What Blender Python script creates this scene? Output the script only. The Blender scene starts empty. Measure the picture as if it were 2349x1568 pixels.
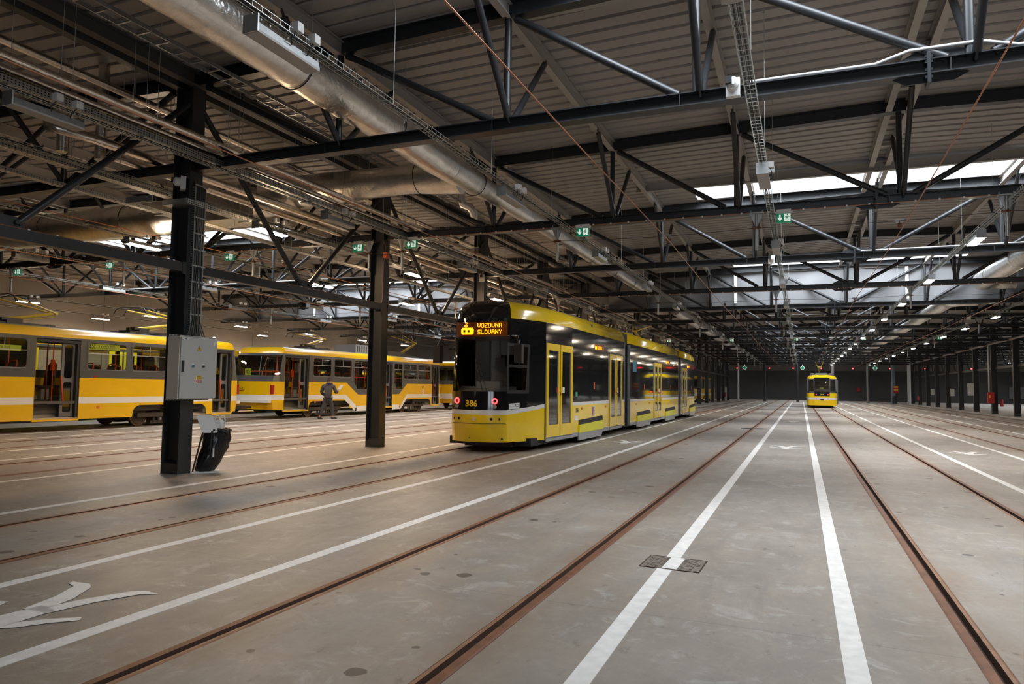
import bpy, math, random
from mathutils import Vector, Matrix
from mathutils.geometry import tessellate_polygon
S = bpy.context.scene
COL = S.collection
R = math.radians
rnd = random.Random(7)

# ------------------------------------------------------------------ camera, world, exposure
cam_d = bpy.data.cameras.new('camera')
cam = bpy.data.objects.new('camera', cam_d); COL.objects.link(cam); S.camera = cam
cam_d.sensor_fit = 'HORIZONTAL'; cam_d.sensor_width = 36.0
cam_d.lens = 1632.82 / 2349 * 36.0
cam_d.clip_start = 0.05; cam_d.clip_end = 400
YAW, PITCH, ROLL = -0.386063, 0.0624982, 0.0143158
_f = Vector((math.sin(YAW) * math.cos(PITCH), math.cos(YAW) * math.cos(PITCH), math.sin(PITCH)))
_r = Vector((math.cos(YAW), -math.sin(YAW), 0)); _u = _r.cross(_f)
_r2 = math.cos(ROLL) * _r + math.sin(ROLL) * _u; _u2 = -math.sin(ROLL) * _r + math.cos(ROLL) * _u
cam.matrix_world = Matrix(((_r2.x, _u2.x, -_f.x, 0), (_r2.y, _u2.y, -_f.y, 0), (_r2.z, _u2.z, -_f.z, 1.5), (0, 0, 0, 1)))

wd = bpy.data.worlds.new('world'); S.world = wd; wd.use_nodes = True
wd.node_tree.nodes['Background'].inputs[0].default_value = (0.75, 0.85, 1.0, 1)
wd.node_tree.nodes['Background'].inputs[1].default_value = 0.6
S.view_settings.view_transform = 'Standard'; S.view_settings.look = 'None'
S.view_settings.gamma = 1.0; S.view_settings.use_curve_mapping = False
S.view_settings.exposure = 0.84
SKY_E = 10.5          # skylight glazing
LAMP_E = 170.0         # lit strip lamps
GATE_E = 2.6          # daylight through the glazed gates behind the camera
S.cycles.max_bounces = 7; S.cycles.diffuse_bounces = 4; S.cycles.glossy_bounces = 3
S.cycles.transmission_bounces = 4; S.cycles.transparent_max_bounces = 12
S.cycles.caustics_reflective = False; S.cycles.caustics_refractive = False
S.cycles.sample_clamp_indirect = 6.0
S.cycles.use_denoising = True

# ------------------------------------------------------------------ materials
MATS = {}
def s2l(c):
    return tuple((x / 255 / 12.92) if x / 255 <= 0.04045 else ((x / 255 + 0.055) / 1.055) ** 2.4 for x in c)
def mat(name, rgb, rough=0.5, metal=0.0, noise=0.0, nscale=4.0, bump=0.0, bscale=30.0, coat=0.0, emit=None, estr=0.0, spec=0.5):
    if name in MATS: return MATS[name]
    m = bpy.data.materials.new(name); m.use_nodes = True
    nt = m.node_tree; b = nt.nodes['Principled BSDF']
    c = s2l(rgb) if max(rgb) > 1.0 else rgb
    b.inputs['Base Color'].default_value = (*c, 1); b.inputs['Roughness'].default_value = rough
    b.inputs['Metallic'].default_value = metal; b.inputs['Coat Weight'].default_value = coat
    b.inputs['Coat Roughness'].default_value = 0.05
    b.inputs['Specular IOR Level'].default_value = spec
    if emit:
        b.inputs['Emission Color'].default_value = (*emit, 1); b.inputs['Emission Strength'].default_value = estr
    tc = nt.nodes.new('ShaderNodeTexCoord')
    if noise:
        n = nt.nodes.new('ShaderNodeTexNoise'); n.inputs['Scale'].default_value = nscale; n.inputs['Detail'].default_value = 5
        nt.links.new(tc.outputs['Object'], n.inputs['Vector'])
        mr = nt.nodes.new('ShaderNodeMapRange'); mr.inputs[1].default_value = 0.25; mr.inputs[2].default_value = 0.75
        mr.inputs[3].default_value = 1 - noise; mr.inputs[4].default_value = 1 + noise
        nt.links.new(n.outputs['Fac'], mr.inputs[0])
        mx = nt.nodes.new('ShaderNodeVectorMath'); mx.operation = 'SCALE'; mx.inputs[0].default_value = c
        nt.links.new(mr.outputs[0], mx.inputs['Scale']); nt.links.new(mx.outputs[0], b.inputs['Base Color'])
    if bump:
        n2 = nt.nodes.new('ShaderNodeTexNoise'); n2.inputs['Scale'].default_value = bscale; n2.inputs['Detail'].default_value = 4
        nt.links.new(tc.outputs['Object'], n2.inputs['Vector'])
        bp = nt.nodes.new('ShaderNodeBump'); bp.inputs['Strength'].default_value = bump; bp.inputs['Distance'].default_value = 0.02
        nt.links.new(n2.outputs['Fac'], bp.inputs['Height']); nt.links.new(bp.outputs[0], b.inputs['Normal'])
    MATS[name] = m; return m
def glass(name, tint=(0.85, 0.9, 0.88), refl=0.12):
    if name in MATS: return MATS[name]
    m = bpy.data.materials.new(name); m.use_nodes = True; nt = m.node_tree; nt.nodes.clear()
    o = nt.nodes.new('ShaderNodeOutputMaterial'); t = nt.nodes.new('ShaderNodeBsdfTransparent'); g = nt.nodes.new('ShaderNodeBsdfGlossy')
    t.inputs[0].default_value = (*tint, 1); g.inputs['Roughness'].default_value = 0.02
    f = nt.nodes.new('ShaderNodeFresnel'); f.inputs[0].default_value = 1.5
    a = nt.nodes.new('ShaderNodeMath'); a.operation = 'ADD'; a.inputs[1].default_value = refl - 0.04; a.use_clamp = True
    mx = nt.nodes.new('ShaderNodeMixShader')
    nt.links.new(f.outputs[0], a.inputs[0]); nt.links.new(a.outputs[0], mx.inputs[0])
    nt.links.new(t.outputs[0], mx.inputs[1]); nt.links.new(g.outputs[0], mx.inputs[2]); nt.links.new(mx.outputs[0], o.inputs[0])
    MATS[name] = m; return m
def emis(name, rgb, strength):
    if name in MATS: return MATS[name]
    m = bpy.data.materials.new(name); m.use_nodes = True; nt = m.node_tree; nt.nodes.clear()
    o = nt.nodes.new('ShaderNodeOutputMaterial'); e = nt.nodes.new('ShaderNodeEmission')
    e.inputs[0].default_value = (*rgb, 1); e.inputs[1].default_value = strength
    nt.links.new(e.outputs[0], o.inputs[0]); MATS[name] = m; return m

def concrete(name, base, dark, rough, spots, tint):
    m = bpy.data.materials.new(name); m.use_nodes = True; nt = m.node_tree; N = nt.nodes; L = nt.links
    b = N['Principled BSDF']
    geo = N.new('ShaderNodeNewGeometry')
    def noise(scale, detail=5, rough_=0.6, stretch=None, dist=0.0):
        n = N.new('ShaderNodeTexNoise'); n.inputs['Scale'].default_value = scale; n.inputs['Detail'].default_value = detail
        n.inputs['Roughness'].default_value = rough_; n.inputs['Distortion'].default_value = dist
        if stretch:
            mp = N.new('ShaderNodeMapping'); mp.inputs['Scale'].default_value = stretch
            L.new(geo.outputs['Position'], mp.inputs['Vector']); L.new(mp.outputs[0], n.inputs['Vector'])
        else: L.new(geo.outputs['Position'], n.inputs['Vector'])
        return n.outputs['Fac']
    def ramp(fac, lo, hi):
        r = N.new('ShaderNodeMapRange'); r.inputs[1].default_value = lo; r.inputs[2].default_value = hi; r.clamp = True
        L.new(fac, r.inputs[0]); return r.outputs[0]
    def mix(fac, a, c, blend='MIX'):
        x = N.new('ShaderNodeMix'); x.data_type = 'RGBA'; x.blend_type = blend
        if isinstance(fac, float): x.inputs[0].default_value = fac
        else: L.new(fac, x.inputs[0])
        for i, v in ((6, a), (7, c)):
            if isinstance(v, tuple): x.inputs[i].default_value = (*v, 1)
            else: L.new(v, x.inputs[i])
        return x.outputs[2]
    def math_(op, a, c=None, clamp=False):
        x = N.new('ShaderNodeMath'); x.operation = op; x.use_clamp = clamp
        for i, v in ((0, a), (1, c)):
            if v is None: continue
            if isinstance(v, float): x.inputs[i].default_value = v
            else: L.new(v, x.inputs[i])
        return x.outputs[0]
    c = mix(ramp(noise(0.55, 6, 0.65), 0.3, 0.72), base, dark)
    c = mix(math_('MULTIPLY', ramp(noise(1.7, 6, 0.7, (1.6, 0.7, 1), 0.6), 0.42, 0.75), 0.7), c, tint)
    c = mix(math_('MULTIPLY', ramp(noise(2.6, 7, 0.75, None, 1.0), 0.54, 0.70), 0.6), c, (0.56, 0.54, 0.52))
    c = mix(math_('MULTIPLY', ramp(noise(1.1, 7, 0.72, (2.2, .5, 1), 0.8), 0.50, 0.72), 0.55), c, dark)
    c = mix(math_('MULTIPLY', ramp(noise(14, 4, 0.7), 0.35, 0.8), 0.35), c, dark)
    c = mix(math_('MULTIPLY', ramp(noise(7, 5, 0.6, (1, 0.6, 1)), 0.63, 0.72), 0.55), c, tuple(x * 0.45 for x in dark))
    if spots:
        for sc, th, off in ((2.1, 0.055, 0.0), (3.3, 0.06, 7.3)):
            v = N.new('ShaderNodeTexVoronoi'); v.inputs['Scale'].default_value = sc; v.inputs['Randomness'].default_value = 1.0
            mp = N.new('ShaderNodeMapping'); mp.inputs['Location'].default_value = (off, off * 1.7, 0)
            n2 = N.new('ShaderNodeTexNoise'); n2.inputs['Scale'].default_value = 9.0
            L.new(geo.outputs['Position'], mp.inputs['Vector'])
            ad = N.new('ShaderNodeVectorMath'); ad.operation = 'MULTIPLY_ADD'; ad.inputs[1].default_value = (0.06, 0.06, 0)
            L.new(geo.outputs['Position'], n2.inputs['Vector']); L.new(n2.outputs['Color'], ad.inputs[0]); L.new(mp.outputs[0], ad.inputs[2])
            L.new(ad.outputs[0], v.inputs['Vector'])
            sepc = N.new('ShaderNodeSeparateColor'); L.new(v.outputs['Color'], sepc.inputs[0])
            rad = math_('MULTIPLY', math_('POWER', sepc.outputs[0], 3.0), th * 2.6 * sc * 0.5)
            d = math_('SUBTRACT', v.outputs['Distance'], rad)
            f = ramp(math_('MULTIPLY', d, -1.0), 0.0, 0.02)
            c = mix(math_('MULTIPLY', f, 0.8), c, (0.050, 0.038, 0.030))
    # joints: transverse saw cuts
    sp = N.new('ShaderNodeSeparateXYZ'); L.new(geo.outputs['Position'], sp.inputs[0])
    dmin = None
    for xr in (-22.19, -20.71, -17.64, -16.16, -13.04, -11.56, -7.6, -6.12, -3.25, -1.77, .96, 2.44, 5.39, 6.87, 10.03, 11.51):
        d = math_('ABSOLUTE', math_('SUBTRACT', sp.outputs[0], xr)); dmin = d if dmin is None else math_('MINIMUM', dmin, d)
    near = N.new('ShaderNodeMapRange'); near.inputs[1].default_value = 0.42; near.inputs[2].default_value = 0.07; L.new(dmin, near.inputs[0])
    rustf = math_('MULTIPLY', math_('MULTIPLY', near.outputs[0], ramp(noise(2.2, 6, 0.7, (1.6, .5, 1)), 0.36, 0.7)), 0.75)
    c = mix(rustf, c, (0.245, 0.150, 0.088))
    for period, offs in ((5.92, 1.1),):
        a = math_('ADD', math_('MULTIPLY', sp.outputs[0], 0.012), sp.outputs[1])
        fr = math_('FRACT', math_('MULTIPLY', math_('ADD', a, offs), 1.0 / period))
        ln = math_('LESS_THAN', fr, 0.0011)
        c = mix(math_('MULTIPLY', ln, 0.6), c, (0.11, 0.085, 0.065))
    L.new(c, b.inputs['Base Color'])
    r = N.new('ShaderNodeMapRange'); r.inputs[3].default_value = rough - 0.1; r.inputs[4].default_value = rough + 0.16
    L.new(noise(1.3, 5), r.inputs[0]); L.new(r.outputs[0], b.inputs['Roughness'])
    bp = N.new('ShaderNodeBump'); bp.inputs['Strength'].default_value = 0.12; bp.inputs['Distance'].default_value = 0.01
    L.new(noise(60, 4), bp.inputs['Height']); L.new(bp.outputs[0], b.inputs['Normal'])
    MATS[name] = m; return m

M_walk = concrete('concrete_walkway', (0.365, 0.322, 0.276), (0.200, 0.165, 0.133), 0.47, False, (0.375, 0.305, 0.232))
M_track = concrete('concrete_track', (0.390, 0.355, 0.318), (0.205, 0.175, 0.148), 0.47, True, (0.36, 0.275, 0.195))
M_steel = mat('dark_steel_paint', (0.021, 0.023, 0.026), 0.38, 0, 0.15, 3)
M_column = mat('grey_column_paint', (0.030, 0.031, 0.033), 0.42, 0, 0.1, 2)
M_deck = mat('roof_deck_paint', (0.345, 0.325, 0.31), 0.5, 0, 0.08, 0.6)
M_purlin = mat('purlin_paint', (0.38, 0.36, 0.335), 0.5, 0, 0.08, 1.2)
M_beam = mat('dark_beam_paint', (0.085, 0.080, 0.076), 0.5, 0, 0.08, 1.2)
M_galv = mat('galvanised_steel', (0.38, 0.39, 0.39), 0.42, 0.75, 0.12, 20)
M_galvd = mat('galvanised_wire', (0.50, 0.52, 0.48), 0.42, 0.7)
M_alu = mat('aluminium_foil', (0.86, 0.83, 0.79), 0.30, 1.0, 0.14, 6, 0.55, 16)
M_pipe = mat('pipe_foil', (0.86, 0.80, 0.72), 0.24, 1.0, 0.1, 5, 0.3, 22)
M_black = mat('black_rubber', (0.012, 0.012, 0.013), 0.6)
M_blackp = mat('black_plastic', (0.018, 0.018, 0.02), 0.4)
M_copper = mat('copper_wire', (0.42, 0.17, 0.085), 0.45, 0.6)
M_cable = mat('dark_cable', (0.02, 0.02, 0.021), 0.5)
M_white = mat('white_plastic', (0.78, 0.77, 0.75), 0.4)
M_off = mat('unlit_diffuser', (0.40, 0.38, 0.35), 0.45)
M_lampw = emis('lit_diffuser_warm', (1.0, 0.70, 0.41), LAMP_E)
M_lampc = emis('lit_diffuser_white', (1.0, 0.76, 0.52), LAMP_E)
M_lampr = emis('lit_diffuser_pale', (1.0, 0.82, 0.60), LAMP_E * 0.3)
M_sky = emis('skylight_glazing', (0.86, 0.93, 1.0), SKY_E)
M_gate = emis('gate_glazing', (0.86, 0.93, 1.0), GATE_E)
M_curb = mat('skylight_curb', (0.40, 0.42, 0.44), 0.5)
M_line = mat('floor_paint', (0.80, 0.77, 0.73), 0.5, 0, 0.13, 9)
M_rust = mat('rusty_rail', (0.185, 0.072, 0.033), 0.55, 0.25, 0.35, 8)
M_rustl = mat('rusty_rail_lip', (0.27, 0.130, 0.068), 0.5, 0.2, 0.35, 9)
M_groove = mat('rail_groove', (0.060, 0.026, 0.013), 0.8)
M_far = mat('dark_cladding', (0.075, 0.068, 0.066), 0.6, 0, 0.06, 1)
M_wall = mat('pale_cladding', (0.21, 0.190, 0.172), 0.55, 0, 0.05, 1)
M_curtain = mat('smoke_curtain_fabric', (0.20, 0.20, 0.205), 0.7, 0, 0.05, 1.5, 0.35, 1.6)
M_red = mat('red_enamel', (0.42, 0.018, 0.014), 0.4)
M_orange = mat('orange_plastic', (0.75, 0.12, 0.02), 0.45)
M_cab = mat('cabinet_grey', (0.52, 0.53, 0.51), 0.45, 0, 0.02, 5)
M_cabl = mat('cabinet_cream', (0.78, 0.72, 0.63), 0.45)
M_green = mat('sign_green', (0.0, 0.14, 0.06), 0.4, 0, emit=(0.0, 0.20, 0.09), estr=0.25)
M_signw = mat('sign_white', (0.8, 0.85, 0.8), 0.4, 0, emit=(0.8, 0.9, 0.8), estr=0.35)
M_yel = mat('tram_yellow', (0.92, 0.61, 0.004), 0.22, 0, 0.02, 2, coat=0.6)
M_yelo = mat('tram_ochre_yellow', (0.80, 0.47, 0.004), 0.28, 0, 0.04, 1.5, coat=0.4)
M_yelf2 = mat('door_yellow', (0.86, 0.68, 0.01), 0.35)
M_yelf = mat('tram_fluorescent_yellow', (0.72, 0.66, 0.02), 0.3)
M_tblack = mat('tram_black_gloss', (0.010, 0.010, 0.011), 0.07, 0, coat=0.6)
M_tglass = mat('tram_tinted_glass', (0.008, 0.009, 0.010), 0.03, 0, coat=1.0, bump=0.05, bscale=1.3)
M_twhite = mat('tram_white', (0.76, 0.74, 0.72), 0.3, coat=0.3)
M_tgrey = mat('tram_grey', (0.075, 0.078, 0.080), 0.32, coat=0.3)
M_tsilver = mat('tram_silver_trim', (0.42, 0.43, 0.44), 0.4, 0.5)
M_roof = mat('tram_roof_grey', (0.22, 0.24, 0.26), 0.28, 0.2)
M_bogie = mat('dirty_bogie', (0.055, 0.042, 0.032), 0.75, 0, 0.3, 9)
M_wheel = mat('rusty_wheel', (0.115, 0.065, 0.032), 0.6, 0.3, 0.3, 7)
M_win = glass('clear_window', (0.93, 0.97, 0.94), 0.05)
M_shield = glass('windscreen', (0.80, 0.81, 0.80), 0.07)
M_int = mat('tram_interior', (0.50, 0.50, 0.47), 0.6)
M_floorin = mat('tram_floor_dark', (0.09, 0.08, 0.07), 0.7)
M_seat = mat('seat_fabric', (0.11, 0.10, 0.095), 0.8)
M_bar = mat('orange_handrail', (0.65, 0.075, 0.012), 0.4)
M_step = mat('step_tread', (0.45, 0.41, 0.36), 0.45, 0.4, 0.1, 10)
M_red2 = mat('red_tail_lamp', (0.5, 0.01, 0.01), 0.3, emit=(1.0, 0.03, 0.03), estr=4.0)
M_redr = mat('red_reflector', (0.35, 0.012, 0.012), 0.3)
M_amber = emis('led_amber', (1.0, 0.27, 0.008), 3.2)
M_led = mat('led_panel', (0.06, 0.016, 0.006), 0.3, emit=(1.0, 0.2, 0.01), estr=0.035)
M_disp = mat('lcd_yellow', (0.30, 0.32, 0.03), 0.4, emit=(0.5, 0.55, 0.04), estr=0.12)
M_ink = mat('black_ink', (0.012, 0.012, 0.012), 0.5)
M_inky = mat('yellow_ink', (0.80, 0.52, 0.01), 0.4)
M_sky_blue = mat('blue_sticker', (0.02, 0.16, 0.34), 0.4)
M_bag = mat('black_bin_bag', (0.012, 0.012, 0.013), 0.24, 0, 0, 1, 0.6, 9)
M_cloth = mat('grey_jacket', (0.062, 0.060, 0.064), 0.8, 0, 0.12, 12)
M_trs = mat('dark_trousers', (0.045, 0.044, 0.047), 0.8, 0, 0.12, 14)
M_skin = mat('skin', (0.50, 0.27, 0.18), 0.5)
M_hat = mat('knitted_hat', (0.055, 0.045, 0.035), 0.9)
M_paper = mat('white_paper', (0.80, 0.80, 0.78), 0.6)
M_iron = mat('cast_iron', (0.23, 0.19, 0.155), 0.5, 0.4, 0.3, 12)
M_redlamp = emis('red_signal_lamp', (1.0, 0.03, 0.03), 7.0)
M_wood = mat('cab_wall', (0.42, 0.40, 0.37), 0.6)
M_panty = mat('pantograph_yellow', (0.62, 0.42, 0.03), 0.4)

# ------------------------------------------------------------------ mesh builder
class MB:
    def __init__(s): s.v = []; s.f = []; s.m = []; s.s = []
    def add(s, vs, fs, mi=0, smooth=False):
        o = len(s.v); s.v += [tuple(p) for p in vs]
        for f in fs: s.f.append([o + i for i in f]); s.m.append(mi); s.s.append(smooth)
        return s
    def box(s, x0, x1, y0, y1, z0, z1, mi=0):
        return s.add([(x0, y0, z0), (x1, y0, z0), (x1, y1, z0), (x0, y1, z0), (x0, y0, z1), (x1, y0, z1), (x1, y1, z1), (x0, y1, z1)],
                     [(0, 3, 2, 1), (4, 5, 6, 7), (0, 1, 5, 4), (1, 2, 6, 5), (2, 3, 7, 6), (3, 0, 4, 7)], mi)
    def bar(s, a, b, w, h, up=(0, 0, 1), mi=0):
        a = Vector(a); b = Vector(b); d = (b - a).normalized(); u = Vector(up)
        sd = d.cross(u)
        if sd.length < 1e-4: sd = d.cross(Vector((1, 0, 0)))
        sd.normalize(); u = sd.cross(d)
        vs = []
        for p in (a, b):
            for i, j in ((-1, -1), (1, -1), (1, 1), (-1, 1)): vs.append(p + sd * (w / 2 * i) + u * (h / 2 * j))
        return s.add(vs, [(3, 2, 1, 0), (4, 5, 6, 7), (0, 1, 5, 4), (1, 2, 6, 5), (2, 3, 7, 6), (3, 0, 4, 7)], mi)
    def tube(s, pts, r, n=10, mi=0, caps=True, smooth=True, closed=False):
        pts = [Vector(p) for p in pts]; k = len(pts); rr = r if isinstance(r, (list, tuple)) else [r] * k
        prev = None; rings = []
        for i, p in enumerate(pts):
            if closed: d = (pts[(i + 1) % k] - pts[i - 1])
            else: d = (pts[min(i + 1, k - 1)] - pts[max(i - 1, 0)])
            d.normalize()
            if prev is None:
                a = Vector((0, 0, 1)) if abs(d.z) < 0.9 else Vector((1, 0, 0)); u = d.cross(a).normalized()
            else: u = (prev - d * prev.dot(d)).normalized()
            prev = u; w = d.cross(u)
            rings.append([p + (u * math.cos(2 * math.pi * j / n) + w * math.sin(2 * math.pi * j / n)) * rr[i] for j in range(n)])
        vs = [q for ring in rings for q in ring]; fs = []
        for i in range(k if closed else k - 1):
            a = i * n; b = ((i + 1) % k) * n
            for j in range(n): fs.append((a + j, a + (j + 1) % n, b + (j + 1) % n, b + j))
        s.add(vs, fs, mi, smooth)
        if caps and not closed:
            s.add(rings[0], [tuple(range(n - 1, -1, -1))], mi); s.add(rings[-1], [tuple(range(n))], mi)
        return s
    def ibeam(s, a, b, h, w, tf=0.014, tw=0.009, up=(0, 0, 1), mi=0):
        a = Vector(a); b = Vector(b); d = (b - a).normalized(); u = Vector(up); sd = d.cross(u).normalized(); u = sd.cross(d)
        pr = [(-w/2, -h/2), (w/2, -h/2), (w/2, -h/2 + tf), (tw/2, -h/2 + tf), (tw/2, h/2 - tf), (w/2, h/2 - tf), (w/2, h/2), (-w/2, h/2), (-w/2, h/2 - tf), (-tw/2, h/2 - tf), (-tw/2, -h/2 + tf), (-w/2, -h/2 + tf)]
        n = len(pr); vs = [p + sd * x + u * y for p in (a, b) for x, y in pr]
        fs = [(i, (i + 1) % n, n + (i + 1) % n, n + i) for i in range(n)]
        s.add(vs, fs, mi)
        for o in (0, n):
            for q in ((0, 1, 2, 11), (10, 3, 4, 9), (8, 5, 6, 7)): s.add([vs[o + i] for i in q], [(0, 1, 2, 3)], mi)
        return s
    def prism(s, outer, holes, O, U, V, t, mi=0):
        """flat plate: polygon (u,v) with holes, thickness t along U x V"""
        O = Vector(O); U = Vector(U); V = Vector(V); N = U.cross(V).normalized()
        loops = [[Vector((p[0], p[1], 0)) for p in outer]] + [[Vector((p[0], p[1], 0)) for p in h] for h in holes]
        tris = tessellate_polygon(loops)
        flat = [p for l in loops for p in l]
        top = [O + U * p.x + V * p.y + N * t for p in flat]; bot = [O + U * p.x + V * p.y for p in flat]
        def orient(tri):
            a, b, c = (flat[i] for i in tri)
            return tri if (b - a).cross(c - a).z > 0 else (tri[0], tri[2], tri[1])
        tris = [orient(x) for x in tris]
        s.add(top, tris, mi)
        if t: s.add(bot, [(a, c, b) for a, b, c in tris], mi)
        if t:
            o = 0
            for li, l in enumerate(loops):
                k = len(l); area = sum(l[i].x * l[(i + 1) % k].y - l[(i + 1) % k].x * l[i].y for i in range(k))
                ccw = area > 0
                if li: ccw = not ccw
                for i in range(k):
                    a, b = o + i, o + (i + 1) % k
                    q = [bot[a], bot[b], top[b], top[a]]
                    s.add(q, [(0, 1, 2, 3) if ccw else (3, 2, 1, 0)], mi)
                o += k
        return s
    def weld(s):
        key = {}; mp = []; nv = []
        for p in s.v:
            k = (round(p[0], 5), round(p[1], 5), round(p[2], 5))
            if k not in key: key[k] = len(nv); nv.append(p)
            mp.append(key[k])
        s.v = nv; s.f = [[mp[i] for i in f] for f in s.f]
    def mesh(s, name, mats, weld=False):
        if weld: s.weld()
        me = bpy.data.meshes.new(name); me.from_pydata(s.v, [], s.f)
        for m in (mats if isinstance(mats, (list, tuple)) else [mats]): me.materials.append(m)
        me.polygons.foreach_set('material_index', s.m); me.polygons.foreach_set('use_smooth', s.s)
        me.update(); return me
    def obj(s, name, mats, parent=None, off=None, weld=False):
        if off is not None:
            ox, oy, oz = off; s.v = [(x - ox, y - oy, z - oz) for x, y, z in s.v]
        o = bpy.data.objects.new(name, s.mesh(name, mats, weld)); COL.objects.link(o)
        if parent: o.parent = parent
        elif off is not None: o.location = off
        return o

def rrect(u0, u1, v0, v1, r, n=4):
    out = []
    for cx, cy, a0 in ((u1 - r, v0 + r, -90), (u1 - r, v1 - r, 0), (u0 + r, v1 - r, 90), (u0 + r, v0 + r, 180)):
        for i in range(n + 1):
            a = R(a0 + 90 * i / n); out.append((cx + r * math.cos(a), cy + r * math.sin(a)))
    return out
def rect(u0, u1, v0, v1): return [(u0, v0), (u1, v0), (u1, v1), (u0, v1)]
def tag(o, label, cat, group=None, kind=None):
    o['label'] = label; o['category'] = cat
    if group: o['group'] = group
    if kind: o['kind'] = kind
    return o
def empty(name, loc, label, cat, group=None):
    o = bpy.data.objects.new(name, None); COL.objects.link(o); o.location = loc; o.empty_display_size = 0.2
    return tag(o, label, cat, group)
def struct(name, mb, mats):
    o = mb.obj(name, mats); o['kind'] = 'structure'; return o
def copy_tree(o, loc=None, parent=None):
    c = o.copy(); COL.objects.link(c)
    if parent: c.parent = parent
    if loc is not None: c.location = loc
    for ch in o.children: copy_tree(ch, None, c)
    return c
ORD = ['nearest', 'second', 'third', 'fourth', 'fifth', 'sixth', 'seventh', 'eighth', 'ninth', 'tenth', 'eleventh', 'twelfth', 'thirteenth',
       'fourteenth', 'fifteenth', 'sixteenth', 'seventeenth', 'eighteenth', 'nineteenth', 'twentieth', 'twenty-first', 'twenty-second']
def text_into(mb, s, size, O, U, V, t=0.003, mi=0, align='CENTER', bold=0.0):
    cu = bpy.data.curves.new('t', 'FONT'); cu.body = s; cu.size = size; cu.align_x = align; cu.align_y = 'CENTER'; cu.offset = bold; cu.resolution_u = 2
    ob = bpy.data.objects.new('t', cu); COL.objects.link(ob)
    dg = bpy.context.evaluated_depsgraph_get(); me = bpy.data.meshes.new_from_object(ob.evaluated_get(dg))
    O = Vector(O); U = Vector(U); V = Vector(V); N = U.cross(V).normalized()
    mb.add([O + U * v.co.x + V * v.co.y + N * t for v in me.vertices], [tuple(p.vertices) for p in me.polygons], mi)
    bpy.data.objects.remove(ob); bpy.data.curves.remove(cu); bpy.data.meshes.remove(me)
    return mb
F57 = {'V': '10001 10001 10001 10001 10001 01010 00100', 'O': '01110 10001 10001 10001 10001 10001 01110', 'Z': '11111 00001 00010 00100 01000 10000 11111',
       'N': '10001 11001 10101 10101 10011 10001 10001', 'A': '01110 10001 10001 11111 10001 10001 10001', 'S': '01111 10000 10000 01110 00001 00001 11110',
       'L': '10000 10000 10000 10000 10000 10000 11111', 'Y': '10001 10001 01010 00100 00100 00100 00100', '4': '00010 00110 01010 10010 11111 00010 00010',
       'X': '10001 10001 01010 00100 01010 10001 10001', ' ': '0 0 0 0 0 0 0',
       '#': '000010000000 000101000000 000010000000 011111111110 111111111111 110011001111 110011001111 111111111111 011111111110'}
def dots(mb, s, pitch, O, U, V, mi=0, fill=0.86, bold=False):
    """LED dot-matrix text, O = lower-left corner"""
    O = Vector(O); U = Vector(U); V = Vector(V); x = 0
    for chx in s:
        rows = F57[chx].split(); n = len(rows)
        for j, row in enumerate(rows):
            for i, b in enumerate(row):
                if b == '1':
                    p = O + U * ((x + i) * pitch) + V * ((n - 1 - j) * pitch); w = pitch * fill * (1.25 if bold else 1)
                    mb.add([p, p + U * w, p + U * w + V * w, p + V * w], [(0, 1, 2, 3)], mi)
        x += len(rows[0]) + 1
    return mb

# ------------------------------------------------------------------ layout numbers
YK = lambda k: 8.85 + 5.92 * k
BAYS = {'left': -20.82, 'middle': 1.74, 'right': 24.3}
NODES = [-11.1, -8.24, -5.46, -2.91, 0.0, 2.91, 5.46, 8.24, 11.1]
ZROOF = lambda dx: 6.96 - 0.025 * abs(dx)          # underside of the deck
TRACKS = [(-26.05, 'the track behind the parked trams'), (-21.45, 'the track of the parked old trams'), (-16.90, 'the empty track beside the parked trams'),
          (-12.30, 'the empty track left of the big columns'), (-6.86, 'the track of the black-fronted tram'), (-2.51, 'the empty track right of the black-fronted tram'),
          (1.70, 'the track of the distant tram'), (6.13, 'the first track right of the distant tram'), (10.77, 'the track along the right-hand columns')]

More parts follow.
